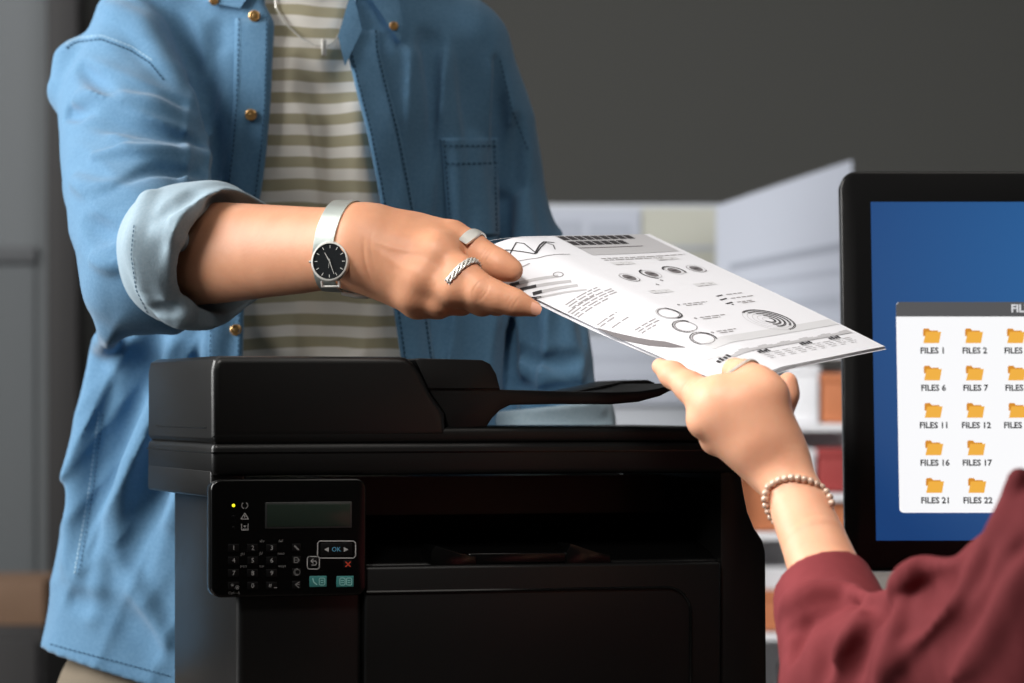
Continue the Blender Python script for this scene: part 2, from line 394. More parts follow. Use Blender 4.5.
# ------------------------------------------------------------------ the room
def sbox(name, lo, hi, m, r=0): g = G(); rbox(g, lo[0], hi[0], lo[1], hi[1], lo[2], hi[2], r, m); return struct(g.build(name))
sbox('floor', (-3.2, -1, -.1), (3.2, 6.4, 0), 'floor')
sbox('ceiling', (-3.2, -1, 2.8), (3.2, 6.4, 2.9), 'ceil')
sbox('wall_back', (-3.2, 6.3, 0), (3.2, 6.4, 2.8), 'wall')
sbox('wall_right', (3.2, -1, 0), (3.3, 6.4, 2.8), 'wall')
sbox('wall_front', (-3.2, -1.1, 0), (3.2, -1, 2.8), 'wall')
sbox('wall_left', (-3.3, 3.4, 0), (-3.2, 6.4, 2.8), 'wall')
# the grey sliding door at the left with its dark post
g = G(); x0, x1 = W(-900, 0, 5.6)[0], W(50, 0, 5.6)[0]  # unseen left stretch added for the printer's side to reflect
rbox(g, x0, x1, 5.6, 5.64, 0, 2.3, .004, 'door'); d1 = struct(g.build('door_1'))
g = G()
zr = W(0, 255, 5.6)[2]; rbox(g, x0+.02, x1-.02, 5.588, 5.602, zr-.014, zr+.014, .004, 'rail'); g.build('door_rail', d1)
g = G(); rbox(g, x0+.02, x1-.022, 5.594, 5.602, .04, zr-.015, .003, 'doordark'); g.build('door_panel', d1)
g = G(); xs = W(50, 0, 5.6)[0]; rbox(g, xs, xs+.05, 5.56, 5.66, 0, 2.4, .004, 'frame'); struct(g.build('trim_1'))

# ------------------------------------------------------------------ desks
def desk(name, label, x0, x1, y0, y1, z=.75):
    t = thing(name, label, 'desk', ((x0+x1)/2, (y0+y1)/2, 0))
    g = G(); rbox(g, x0, x1, y0, y1, z-.03, z, .004, 'deskwood'); g.build('desktop', t)
    for a in (x0+.05, x1-.05):
        for b in (y0+.05, y1-.05):
            g = G(); rbox(g, a-.025, a+.025, b-.025, b+.025, 0, z-.03, .004, 'frame'); g.build('leg', t)
desk('desk', 'dark desk carrying the black printer', -.62, .268, 2.74, 3.235)
desk('desk', 'dark desk carrying the monitor at the right', .272, 1.5, 3.02, 3.6)

# ------------------------------------------------------------------ printer (local frame: front left corner of the scanner, yaw 17 degrees)
YAW = math.radians(17); CY, SY = math.cos(YAW), math.sin(YAW); PX0, PY0 = -.2486, 2.9
pr = thing('multifunction_printer', 'black desktop multifunction printer with number keys and a paper feeder on top', 'printer', (PX0, PY0, .75), (0, 0, YAW)); pr['_local'] = 1
def LX(px, ly=0.): t = (px-512)/F; return (t*(PY0+CY*ly)-PX0+SY*ly)/(CY-t*SY)
def LZ(py, px=300., ly=0.): return EYE-.75+(HZ-py)/F*(PY0+SY*LX(px, ly)+CY*ly)
def LP(px, py, ly=0.): return (LX(px, ly), LZ(py, px, ly))
# lower housing
g = G(); xl = LX(238); xr0 = LX(722)
zt = LZ(482, 240)
rbox(g, xl, LX(364), 0.004, .268, 0, zt, .006, 'black_lit'); g.build('left_housing', pr)
g = G()
prism(g, [(LX(722), LZ(470, 722)), (LX(743), LZ(470, 722)), (LX(744), LZ(480, 740)), (LX(746), LZ(492, 740)), (LX(750), LZ(512, 740)), (LX(757), LZ(529, 740)), (LX(765), LZ(541, 740)), (LX(768), LZ(553, 740)), (LX(769), 0), (xr0, 0)], .004, .268, 'black', 'y', .003)
g.build('right_housing', pr)
g = G(); rbox(g, LX(364)-.002, xr0+.002, .15, .26, .0, zt, 0, 'black'); g.build('rear_wall', pr)
# paper exit bay floor: lip, tabs, sloped deck
g = G(); zl = LZ(557, 540); rbox(g, LX(364)-.001, xr0+.001, .012, .155, .02, zl-.004, .003, 'black')
prism(g, [(.012, zl-.006), (.03, zl+.001), (.15, zl+.032), (.15, zl-.02), (.012, zl-.02)], LX(364), xr0, 'gloss', 'x')
ot = g.build('output_tray', pr)
g = G()
for px in (455, 590): 
    x = LX(px); prism(g, [(x-.02, zl+.004), (x-.016, zl+.011), (x+.006, zl+.004), (x+.02, zl+.001), (x+.02, zl-.008), (x-.02, zl-.008)], .004, .04, 'gloss', 'y', .001)
rbox(g, LX(470), LX(580), .006, .03, zl-.006, zl+.004, .002, 'gloss'); g.build('paper_stop', ot)
# front door with its rounded raised rim
g = G(); rbox(g, LX(364), xr0-.0008, -.001, .02, .0, zl-.006, .003, 'black'); fd = g.build('front_door', pr)
g = G(); a = [(x, -.0015, z) for x, z in rrect(LX(300), LX(690), -.2, LZ(589, 560), .022, 8)]
a = [p for p in a if p[2] > .004 and p[0] > LX(366)]
a.sort(key=lambda p: (p[0] if p[2] > LZ(589, 560)-.0215 else 9-p[2]))
a = [(LX(366), -.0015, LZ(589, 560))]+a+[(LX(690), -.0015, .004)]
tube(g, a, .0014, 'gloss', 6); g.build('door_rim', fd)
# scanner unit
g = G(); W0 = LX(744)
zs0, zs1 = LZ(476, 240), LZ(443, 240)
rbox(g, 0, W0, 0, .278, zs0, zs1, .005, 'black'); 
rbox(g, 0.0, .03, .006, .277, LZ(498, 213), zs0+.006, .003, 'black_lit')
su = g.build('scanner_unit', pr)
g = G(); rbox(g, -.0006, W0+.0006, -.0006, .2786, zs1-.0085, zs1-.0075, 0, 'gloss'); g.build('seam', su)
# lid plate and feeder
g = G(); zd0, zd1 = zs1-.0006, LZ(428, 240)
rbox(g, .001, W0-.004, .001, .277, zd0, zd1, .004, 'black'); dl = g.build('document_lid', pr)
g = G(); za = LZ(356, 240)
cov = [(0.0, zd0+.0045), (0.0, za-.012), (.002, za-.003), (.008, za)]+[(LX(400), za), (LX(407), za-.0008), (LX(414), za-.005), (LX(421), za-.013), (LX(432), LZ(394, 440)), (LX(446), LZ(413, 440)), (LX(447), zd1-.002), (LX(447), zd0+.0045)]
b_ = bmesh.new(); prism(g, cov, .0, .278, 'black_lit', 'y', .010, 4); fc = g.build('feeder_cover', pr)
g = G(); rbox(g, -.0006, .004, .022, .235, zd1-.0005, zd1+.0005, 0, 'gloss'); g.build('seam', fc)
g = G(); z_ = lambda py: LZ(py, 520)
tr = [LP(416.5, 360), (LX(422), z_(358.5)), (LX(484), z_(360)), (LX(492), z_(364)), (LX(498), z_(374)), (LX(502), z_(389.5)), (LX(560), z_(391)), (LX(612), z_(392)), (LX(640), z_(391)), (LX(660), z_(388)), (LX(677), z_(383)), (LX(679), z_(387)), (LX(662), z_(396)), (LX(640), z_(402)), (LX(612), z_(404.5)), (LX(560), z_(404)), (LX(512), z_(405)), (LX(502), z_(410)), (LX(494), z_(418)), (LX(488), z_(427)), (LX(450), z_(428)), (LX(446), z_(413)), (LX(432), z_(393))]
prism(g, tr, .004, .235, 'black', 'y', .0015); it = g.build('feeder_input_tray', pr)
g = G(); rbox(g, LX(421), LX(500), .0025, .006, z_(388.8), z_(388), 0, 'gloss'); g.build('seam', it)
g = G(); q = lambda px, py: (LX(px, .2), LZ(py, 580, .2))
prism(g, [q(545, 393), q(560, 391), q(606, 381), q(630, 380), q(637, 383), q(634, 388), q(610, 395)], .15, .225, 'black', 'y', .0015); g.build('paper_guide', it)
# control panel
g = G(); zc0, zc1 = LZ(597, 240), LZ(479, 240)
prism(g, rrect(LX(209.5), LX(365), zc0, zc1, .009, 6), -.006, .012, 'gloss', 'y', .0022, 3); cp = g.build('control_panel', pr)
PF = -.0062
def pp(px, py): return LX(px, PF), LZ(py, px, PF)
def flat(g, pts, m, o=0.0): # polygon on the panel face (px coordinates)
    v = [(pp(*p)[0], PF-.0002-o, pp(*p)[1]) for p in pts]; g.add(v, [tuple(range(len(v)))[::-1]], m)
def line(g, pl, wd, m, closed=False, o=0.0):
    pl = [np.array(p, float) for p in pl]; n = len(pl)
    for i in range(n if closed else n-1):
        a, b = pl[i], pl[(i+1) % n]; d = b-a; d /= np.linalg.norm(d)+1e-9; nn = np.array([-d[1], d[0]])*wd/2; e = d*wd*.4
        flat(g, [a-nn-e, b-nn+e, b+nn+e, a+nn-e], m, o)
def ptext(g, s, px, py, hpx, m, o=0.0):
    v, f = text_mesh(s, hpx*.00083/.70); x, z = pp(px, py); g.add(np.stack([v[:, 0]+x, np.full(len(v), PF-.0003-o), v[:, 1]+z], 1), f, m)
g = G(); x0, z0 = pp(265, 529); x1, z1 = pp(352, 501.5)
rbox(g, x0, x1, PF-.0006, PF+.001, z0, z1, .0012, 'lcdframe'); rbox(g, x0+.0016, x1-.0016, PF-.0009, PF, z0+.0016, z1-.0016, .0006, 'lcd'); g.build('display', cp)
g = G(); x, z = pp(233.5, 505.5); ball(g, (x, PF, z), (.0014, .0008, .0014), 'led'); o = g.build('indicator_light', cp); o['label'] = 'lit yellow indicator light'
for py in (516.5, 527.5):
    g = G(); x, z = pp(233.5, py); ball(g, (x, PF, z), (.0013, .0006, .0013), 'key'); g.build('indicator_light', cp)
g = G()
arc = lambda cx, cy, r, a0, a1, n=10: [(cx+r*math.cos(math.radians(a0+(a1-a0)*i/n)), cy-r*math.sin(math.radians(a0+(a1-a0)*i/n))) for i in range(n+1)]
line(g, arc(244.7, 505.5, 3, 125, 250), .8, 'print'); line(g, arc(244.7, 505.5, 3, -70, 55), .8, 'print')
line(g, [(241, 519), (244.7, 513), (248.4, 519)], .8, 'print', True); line(g, [(244.7, 515.2), (244.7, 517)], .8, 'print')
line(g, [(241.5, 524), (241.5, 530), (248, 530), (248, 524)], .8, 'print'); flat(g, [(243.3, 525.5), (246.3, 525.5), (244.8, 528)], 'print'); line(g, [(243, 529), (246.5, 529)], .6, 'print')
line(g, rrect(317.5, 355.5, 541, 558, 3.2, 4), 1.0, 'print', True); line(g, rrect(307.3, 319.3, 556.5, 569, 2.5, 4), 1.0, 'print', True)
for s, px, py in (('abc', 262, 541), ('def', 280.5, 541), ('ghi', 242.5, 554), ('jkl', 261, 553.5), ('mno', 281, 553.5), ('pqrs', 243.5, 566), ('tuv', 261.5, 566), ('wxyz', 282, 566)): ptext(g, s, px, py, 2.7, 'printdim')
ptext(g, 'Ctrl - A', 234, 593, 2.6, 'printdim')
g.build('panel_marking', cp)
def key(px, py, hw, hh, m='key', marks=None, name='key'):
    g = G(); x, z = pp(px, py); rbox(g, x-hw*.00083, x+hw*.00083, PF-.0006, PF+.002, z-hh*.00083, z+hh*.00083, .0006, m)
    if marks: marks(g)
    return g.build(name, cp)
O = .0007
for j, row in enumerate((('1', '2', '3'), ('4', '5', '6'), ('7', '8', '9'), ('*', '0', '#'))):
    for i, s in enumerate(row):
        px, py = 233.5+19*i, 548+12.6*j
        def mk(g, s=s, px=px, py=py):
            if s == '*': ptext(g, '*', px-1.5, py+.6, 5, 'print', O); ptext(g, '.@', px+3, py+1.2, 3, 'print', O)
            elif s == '#': ptext(g, '#', px-1.5, py-.4, 3.6, 'print', O); line(g, [(px+2.5, py+1.8), (px+5, py+1.8)], .7, 'print', False, O)
            else: ptext(g, s, px, py, 4.6, 'print', O)
        key(px, py, 5.6, 4.0, marks=mk)
def k1(g): line(g, [(294.5, 546), (298, 549.5)], 1.6, 'printdim', False, O)
def k2(g): line(g, [(294, 557.5), (297, 557.5), (299, 560), (297, 562.5), (294, 562.5)], .8, 'printdim', True, O); line(g, [(294, 560), (298, 560)], .6, 'printdim', False, O)
def k3(g): line(g, arc(297, 572, 2.8, 90, 270), 1.8, 'printdim', False, O); line(g, arc(297, 572, 2.8, -90, 90), .6, 'printdim', False, O)
def k4(g): line(g, [(299, 582), (295, 584.5), (298.5, 587.5)], .9, 'printdim', False, O); line(g, [(295, 584.5), (299, 584.5)], .7, 'printdim', False, O)
for q, f_ in enumerate((k1, k2, k3, k4)): key(296.5, 547.6+12.4*q, 4.6, 4.0, marks=f_)
def kok(g): flat(g, [(324, 549.5), (328.5, 547), (328.5, 552)], 'print', O); flat(g, [(348, 549.5), (343.5, 547), (343.5, 552)], 'print', O); ptext(g, 'OK', 336, 549.5, 4.6, 'bluemark', O)
key(336.5, 549.5, 16.5, 6.8, marks=kok)
def kbk(g): line(g, [(311, 561), (315.5, 561), (316.4, 563), (315.5, 565), (311.5, 565)], .8, 'print', False, O); line(g, [(312.8, 559), (310.6, 561), (312.8, 563)], .8, 'print', False, O)
key(313.3, 562.7, 4.6, 4.8, marks=kbk)
def kx(g): line(g, [(345.6, 562), (350, 566.4)], 1.1, 'redmark', False, O); line(g, [(350, 562), (345.6, 566.4)], 1.1, 'redmark', False, O)
key(347.8, 564.2, 4.6, 4, marks=kx)
def kfx(g): line(g, [(312.5, 578.5), (313.5, 582), (316.5, 584.5)], 1.1, 'tealmark', False, O); line(g, rrect(319, 324.5, 578, 585, 1.2, 2), .7, 'tealmark', True, O); line(g, [(320.6, 580.5), (322.8, 580.5)], .6, 'tealmark', False, O); line(g, [(320.6, 582.5), (322.8, 582.5)], .6, 'tealmark', False, O)
o = key(318, 581.5, 9, 5.6, 'teal', kfx); o['label'] = 'teal telephone key'
def kcp(g):
    for dx in (0, 6.6): line(g, rrect(339.6+dx, 344.8+dx, 578, 585, 1, 2), .7, 'tealmark', True, O); line(g, [(341+dx, 580.5), (343.4+dx, 580.5)], .6, 'tealmark', False, O); line(g, [(341+dx, 582.5), (343.4+dx, 582.5)], .6, 'tealmark', False, O)
o = key(345, 581.5, 9, 5.6, 'teal', kcp); o['label'] = 'teal copy key'

# ------------------------------------------------------------------ monitor (local frame: bottom left corner of the housing, leaning back 9 degrees)
MY = 3.20; lean = math.radians(9)
p0 = W(846, 570, MY-.03); mo = thing('computer_monitor', 'black framed monitor showing a window of file folders on a blue desktop', 'monitor', tuple(p0), (-lean, 0, 0)); mo['_local'] = 1; MS = 3.17/3.37; mo.scale = (MS, MS, MS)
MW, MH = .575, .393
g = G()
prism(g, rrect(0, MW, 0, MH, .016, 8), 0, .022, 'bezel', 'y', .0025, 3); 
prism(g, rrect(.06, MW-.06, .05, MH-.05, .03, 6), .021, .045, 'bezel', 'y', .006, 3); g.build('housing', mo)
sx0, sx1, sz0, sz1 = .0295, MW-.0295, .0285, MH-.031
def emat(name, rgb, st=1.0):
    m = bpy.data.materials.new(name); m.use_nodes = True; b = m.node_tree.nodes['Principled BSDF']
    b.inputs['Base Color'].default_value = (0.01, .01, .01, 1); b.inputs['Roughness'].default_value = .35; b.inputs['Specular IOR Level'].default_value = .2
    b.inputs['Emission Color'].default_value = lin(rgb)+(1,); b.inputs['Emission Strength'].default_value = st; M[name] = m; return m
m = emat('screen_blue', (32, 82, 146)); nt = m.node_tree; tc = nt.nodes.new('ShaderNodeTexCoord'); mp = nt.nodes.new('ShaderNodeMapping'); gr = nt.nodes.new('ShaderNodeTexGradient'); gr.gradient_type = 'SPHERICAL'
mp.inputs['Location'].default_value = (-.85, 0, -.85); mp.inputs['Scale'].default_value = (3.0, 1, 3.0)
rp = nt.nodes.new('ShaderNodeValToRGB'); rp.color_ramp.elements[0].color = lin((24, 62, 116))+(1,); rp.color_ramp.elements[1].color = lin((42, 100, 158))+(1,)
nt.links.new(tc.outputs['Object'], mp.inputs[0]); nt.links.new(mp.outputs[0], gr.inputs[0]); nt.links.new(gr.outputs[1], rp.inputs[0]); nt.links.new(rp.outputs[0], nt.nodes['Principled BSDF'].inputs['Emission Color'])
emat('screen_bar', (84, 84, 86)); emat('screen_white', (250, 250, 252)); emat('screen_orange', (240, 176, 66)); emat('screen_amber', (214, 140, 40)); emat('screen_text', (30, 30, 34)); emat('screen_pale', (215, 215, 218))
g = G()
def sq(pts, m, o=0.0): g.add([(x, -.0006-o, z) for x, z in pts], [tuple(range(len(pts)))], m)
def srect(x0, x1, z0, z1, m, o): sq([(x0, z0), (x1, z0), (x1, z1), (x0, z1)], m, o)
srect(sx0, sx1, sz0, sz1, 'screen_blue', 0)
k = .000971*.993
def SX(px): return (px-846)*k+.0035     # rows and columns of the desktop picture
def SZ(py): return (570-py)*k
wx0, wx1 = .0524, .0524+.40
sq(rrect(wx0, wx1, SZ(512.5), SZ(298), .004, 4), 'screen_white', .0002)
sq([(wx0, SZ(313)), (wx1, SZ(313)), (wx1, SZ(298)-.003), (wx1-.003, SZ(298)), (wx0+.003, SZ(298)), (wx0, SZ(298)-.003)], 'screen_bar', .0004)
def stext(s, x, z, h, m, o=.0006): 
    v, f = text_mesh(s, h/.70, .032); g.add(np.stack([v[:, 0]+x, np.full(len(v), -.0006-o), v[:, 1]+z], 1), f, m)
stext('FILES', wx0+.1235, SZ(305), .0075, 'screen_pale')
num = [[1, 2, 3, 4, 5], [6, 7, 8, 9, 10], [11, 12, 13, 14, 15], [16, 17], [21, 22]]
for r_, row in enumerate(num):
    for c_, nn in enumerate(row):
        x = wx0+.0345+.0408*c_; z = SZ(333)-.0367*r_
        sq([(x-.0085, z+.006), (x-.0075, z+.0075), (x-.003, z+.0075), (x-.0015, z+.0055), (x+.006, z+.0055), (x+.006, z), (x-.0085, z)], 'screen_amber', .0004)
        sq([(x-.0085, z-.007), (x+.0068, z-.007), (x+.009, z+.0042), (x-.0058, z+.0042)], 'screen_orange', .0006)
        stext('FILES %d' % nn, x+.0005, z-.0146, .0058, 'screen_text')
o = g.build('screen', mo)
g = G(); prism(g, rrect(MW/2-.035, MW/2+.035, -.08, .12, .01, 4), .045, .07, 'stand', 'y', .004)
o = g.build('stand_neck', mo)
sb = G(); zz = (p0[2]-.75)/MS; b0 = -zz
g = G(); mtx = Matrix.Rotation(lean, 4, 'X')
rbox(g, MW/2-.11, MW/2+.11, -.07, .13, b0+.001, b0+.012, .005, 'stand', 3, mtx); rbox(g, MW/2-.03, MW/2+.03, .02, .05, b0+.005, .02, .006, 'stand', 3, mtx); g.build('stand_base', mo)

# ------------------------------------------------------------------ far things: partition with pinned sheets, shelf with boxes
DK = .75
def flatbox(px0, px1, py0, py1, Y, dy): a = W(px0, py1, Y); b = W(px1, py0, Y); return a[0], b[0], Y, Y+dy, a[2], b[2]
g = G(); x0, x1, y0, y1, z0, z1 = flatbox(470, 765, 204, 430, 5.30, .035)
rbox(g, x0, x1, y0, y1, 0, z1, .004, 'panelwhite'); o = g.build('desk_partition', None, off=((x0+x1)/2, y0, 0)); tag(o, 'white low partition panel standing behind the person in denim', 'partition')
def sheet(name, label, cat, px0, px1, py0, py1, Y, m, marks, group=None, bend=.02):
    g = G(); n = 14; P = []
    for i in range(n+1):
        for j in range(n+1):
            u, v = i/n, j/n; p = W(px0+(px1-px0)*u, py0[0]*(1-u)+py0[1]*u+((py1[0]*(1-u)+py1[1]*u)-(py0[0]*(1-u)+py0[1]*u))*v, Y); p[1] -= bend*math.sin(u*3.1)*(.3+v*.4); P.append(p)
    def grid(P, m, o):
        V = np.array(P); B = V.copy(); V[:, 1] -= o; B[:, 1] += .0006; K = len(V); f = []
        for i in range(n):
            for j in range(n): f.append((i*(n+1)+j, i*(n+1)+j+1, (i+1)*(n+1)+j+1, (i+1)*(n+1)+j)); f.append(tuple(q+K for q in f[-1][::-1]))
        ring = [i*(n+1) for i in range(n+1)]+[n*(n+1)+j for j in range(1, n+1)]+[i*(n+1)+n for i in range(n-1, -1, -1)]+[j for j in range(n-1, 0, -1)]
        for a, b in zip(ring, ring[1:]+ring[:1]): f.append((a, b, b+K, a+K))
        g.add(np.concatenate([V, B]), f, m)
    grid(P, m, 0)
    A = np.array(P).reshape(n+1, n+1, 3)
    for (u0, u1, v0, v1, mm) in marks:
        us = np.linspace(u0, u1, 8)*n; q = []
        for uu in us:
            for vv in (v0*n, v1*n):
                i = min(int(uu), n-1); j = min(int(vv), n-1); fu, fv = uu-i, vv-j
                q.append(A[i, j]*(1-fu)*(1-fv)+A[i+1, j]*fu*(1-fv)+A[i, j+1]*(1-fu)*fv+A[i+1, j+1]*fu*fv-np.array([0, .0015, 0]))
        g.add(q, [(2*i, 2*i+1, 2*i+3, 2*i+2) for i in range(7)], mm)
    c = np.mean(np.array(P), 0); o = g.build(name, None, off=tuple(c)); tag(o, label, cat, group); return o
sheet('pinned_sheet', 'white printed sheet pinned to the partition just right of the denim shirt', 'paper', 548, 640, (209, 209), (330, 330), 5.29, 'sheetbg', [(.05, .35, .1, .3, 'sheetmark2'), (.45, .9, .12, .35, 'sheetmark2'), (.1, .9, .6, .64, 'sheetmark2')], None, .002)
sheet('pinned_sheet', 'cream sheet pinned to the partition beside the standing drawing sheet', 'paper', 642, 722, (208, 208), (335, 335), 5.29, 'cream', [(.1, .9, .3, .33, 'sheetmark2')], None, .002)
sheet('drawing_sheet', 'large pale drawing sheet standing on the shelf unit left of the monitor', 'paper', 716, 852, (206, 160), (351.3, 351.3), 5.06, 'sheetbg', [(.1, .95, .42, .46, 'sheetmark'), (.15, .9, .70, .75, 'sheetmark2'), (.1, .9, .56, .58, 'sheetmark2'), (.2, .95, .88, .9, 'sheetmark2')], None, .04)
sheet('draft_sheet', 'pale drawing sheet pinned low on the partition behind the paper feeder', 'paper', 566, 700, (338, 338), (404, 404), 5.29, 'sheetbg', [(.15, .9, .3, .32, 'sheetmark2'), (.2, .8, .6, .62, 'sheetmark2')], None, .002)
sh = thing('shelf_unit', 'white open shelf unit behind the monitor holding orange and red boxes', 'shelf', (W(830, 0, 5.0)[0], 5.0, 0))
xa, xb = W(722, 0, 5.0)[0], W(1080, 0, 5.0)[0]; zt = W(0, 352, 5)[2]
g = G(); rbox(g, xa, xa+.02, 4.95, 5.09, 0, zt, .002, 'white'); g.build('side_panel', sh)
g = G(); rbox(g, xb-.02, xb, 4.95, 5.09, 0, zt, .002, 'white'); g.build('side_panel', sh)
g = G(); rbox(g, xa+.02, xb-.02, 5.075, 5.09, 0, zt-.02, .002, 'white'); g.build('back_panel', sh)
xm_ = W(800, 0, 5.0)[0]
for py in (352, 424, 493.5, 532, 632):
    z = W(0, py, 5)[2]; g = G(); rbox(g, xa+.02 if py != 493.5 else xm_, xb-.02, 4.955, 5.075, z-.010, z, .002, 'white'); g.build('shelf', sh)
def box(px0, px1, py0, py1, m, label, Y=4.97, group=None):
    x0, x1, y0, y1, z0, z1 = flatbox(px0, px1, py0+1.2, py1, Y, .095); r = thing('storage_box', label, 'box', ((x0+x1)/2, Y+.05, z0), (0, 0, 0), group)
    g = G(); rbox(g, x0, x1, y0, y1, z0, z1-.012, .004, m); g.build('box_body', r)
    g = G(); rbox(g, x0-.002, x1+.002, y0-.002, y1+.002, z1-.014, z1, .003, m); g.build('lid', r)
box(822, 858, 372, 423, 'orange', 'orange box on the shelf, directly above the red box')
box(818, 858, 447, 492, 'red', 'small red box on the shelf between two orange boxes')
box(822, 862, 502, 531, 'orange', 'orange box on the shelf, directly below the red box')
box(739, 786, 472, 531, 'orange', 'wide orange box on the shelf left of the bracelet')
box(872, 985, 562, 631, 'greybox', 'grey box on the shelf just below the monitor')
box(756, 800, 590, 631, 'orange', 'low orange box on the shelf beside the burgundy cuff')
box(788, 819, 364, 423, 'white', 'added white box brightening the shelf left of the topmost orange box')  # added pale front to lighten the shadowed bay
box(788, 815, 448, 492, 'white', 'added white box brightening the shelf left of the small red box')  # likewise added to lighten the bay behind
# loose papers on the shelf
x0, x1, y0, y1, z0, z1 = flatbox(752, 798, 566, 589, 4.975, .085); g = G()
for i in range(6): rbox(g, x0+.002*(i % 3), x1-.003*(i % 2), y0, y1, W(0, 590, 4.97)[2]+.0005+.0052*i, W(0, 590, 4.97)[2]+.0052*(i+1), .001, 'white', 1)
o = g.build('paper_stack', None, off=((x0+x1)/2, 5.04, z0)); tag(o, 'stack of white paper lying on the low orange box beside the burgundy cuff', 'paper stack')
# wooden crate on a dark cabinet at the lower left
x0, x1, y0, y1, z0, z1 = flatbox(-70, 45, 626, 900, 5.2, .34)
cb = thing('low_cabinet', 'low dark cabinet at the lower left beside the door', 'cabinet', ((x0+x1)/2, 5.37, 0))
g = G(); rbox(g, x0, x1, y0, y1, 0, z1, .004, 'frame'); g.build('body', cb); g = G(); rbox(g, x0+.01, x1-.01, y0-.012, y0+.004, .04, z1-.02, .003, 'frame'); cdr = g.build('door', cb)
g = G(); tube(g, [(x1-.05, y0-.028, z1-.2), (x1-.05, y0-.028, z1-.1)], .004, 'stand'); g.build('handle', cdr)
x0, x1, y0, y1, z2, z3 = flatbox(-60, 44, 581, 626, 5.22, .25); z2 = z1
cr = thing('wooden_crate', 'tan wooden crate on the low dark cabinet at the lower left', 'crate', ((x0+x1)/2, 5.34, z2))
for nm, b in (('front_panel', (x0, x1, y0, y0+.012, z2, z3)), ('rear_panel', (x0, x1, y1-.012, y1, z2, z3)), ('side_panel', (x0, x0+.012, y0+.012, y1-.012, z2, z3)), ('side_panel', (x1-.012, x1, y0+.012, y1-.012, z2, z3)), ('bottom', (x0+.012, x1-.012, y0+.012, y1-.012, z2, z2+.01))):
    g = G(); rbox(g, *b, .001, 'tan'); g.build(nm, cr)

# ------------------------------------------------------------------ the handed-over sheets: a flat tilted A4 page with its left edge sagging
A_, B_, C_, D_ = W(468, 238, 3.0), W(650, 231.5, 3.14), W(884, 349, 2.945), W(742, 374, 2.80)
a_ = B_-A_; a_ /= np.linalg.norm(a_)
d_ = (C_+D_-A_-B_)/2; d_ -= a_*(d_ @ a_); d_ /= np.linalg.norm(d_)
nrm = np.cross(d_, a_)
if nrm[2] < 0: nrm = -nrm
def S_page(u, v):
    """point of the page, u across 0..1, v down 0..1"""
    u = np.asarray(u, float); v = np.asarray(v, float)
    p = (A_*((1-u)*(1-v))[..., None]+B_*(u*(1-v))[..., None]+C_*(u*v)[..., None]+D_*((1-u)*v)[..., None])
    c = np.clip((.30-u)/.30, 0, 1); sag = (.021*(1-v)+.013*v+.016*v*(1-v))*c**1.8
    wv = .0025*np.sin(v*3.0+u*2.0)*np.clip(u, 0, 1)
    return p-nrm*(sag+wv)[..., None]
def S_norm(u, v):
    e = 1e-3; du = S_page(u+e, v)-S_page(u-e, v); dv = S_page(u, v+e)-S_page(u, v-e); n = np.cross(dv, du); n /= np.linalg.norm(n, axis=-1)[..., None]
    return np.where((n[..., 2] < 0)[..., None], -n, n)
def proj(p): return np.stack([512+F*p[..., 0]/p[..., 1], HZ-F*(p[..., 2]-EYE)/p[..., 1]], -1)
def UV(px, py):
    u, v = np.array(.4), np.array(.5); t = np.array([px, py], float)
    for _ in range(25):
        e = 1e-4; f = proj(S_page(u, v)); J = np.stack([(proj(S_page(u+e, v))-f)/e, (proj(S_page(u, v+e))-f)/e], 1)
        s = np.linalg.solve(J, t-f); n_ = np.linalg.norm(s); s *= min(1, .3/n_); u = u+s[0]; v = v+s[1]
    return float(u), float(v)
print('page mm', np.linalg.norm(B_-A_), np.linalg.norm(C_-B_), np.linalg.norm(D_-A_), np.linalg.norm(C_-D_), 'cos', (B_-A_) @ (C_-B_)/np.linalg.norm(B_-A_)/np.linalg.norm(C_-B_))
def page_mesh(g, du, dv, drop, rot, spread=0.):
    n, m_ = 36, 40; U, V = np.meshgrid(np.linspace(0, 1, n+1), np.linspace(0, 1, m_+1), indexing='ij'); U = U.ravel(); V = V.ravel()
    Ur = U+du+rot*(V-.1); Vr = V+dv-rot*.7*(U-.1); P = S_page(Ur, Vr)-S_norm(Ur, Vr)*(drop+spread*np.clip(.4-U, 0, 1)**1.5)[:, None]; Bm = P-S_norm(Ur, Vr)*.00012; K = len(P); f = []
    for i in range(n):
        for j in range(m_): a = i*(m_+1)+j; f.append((a, a+1, a+m_+2, a+m_+1)); f.append(tuple(q+K for q in f[-1][::-1]))
    ring = [i*(m_+1) for i in range(n+1)]+[n*(m_+1)+j for j in range(1, m_+1)]+[i*(m_+1)+m_ for i in range(n-1, -1, -1)]+[j for j in range(m_-1, 0, -1)]
    for a, b in zip(ring, ring[1:]+ring[:1]): f.append((a, b, b+K, a+K))
    g.add(np.concatenate([P, Bm]), f, 'paper')
AW, AH = .210, .297
def ink(g, pts, m, lift=.00025):
    u = np.array([p[0] for p in pts]); v = np.array([p[1] for p in pts]); P = S_page(u, v)+S_norm(u, v)*lift; g.add(P, [tuple(range(len(pts)))], m)
def irect(g, u0, u1, v0, v1, m, lift=.00025):
    nu = max(1, int(abs(u1-u0)/.03)); us = np.linspace(u0, u1, nu+1); nv = max(1, int(abs(v1-v0)/.06)); vs = np.linspace(v0, v1, nv+1)
    for a, b in zip(us[:-1], us[1:]):
        for c, d in zip(vs[:-1], vs[1:]): ink(g, [(a, c), (b, c), (b, d), (a, d)], m, lift)
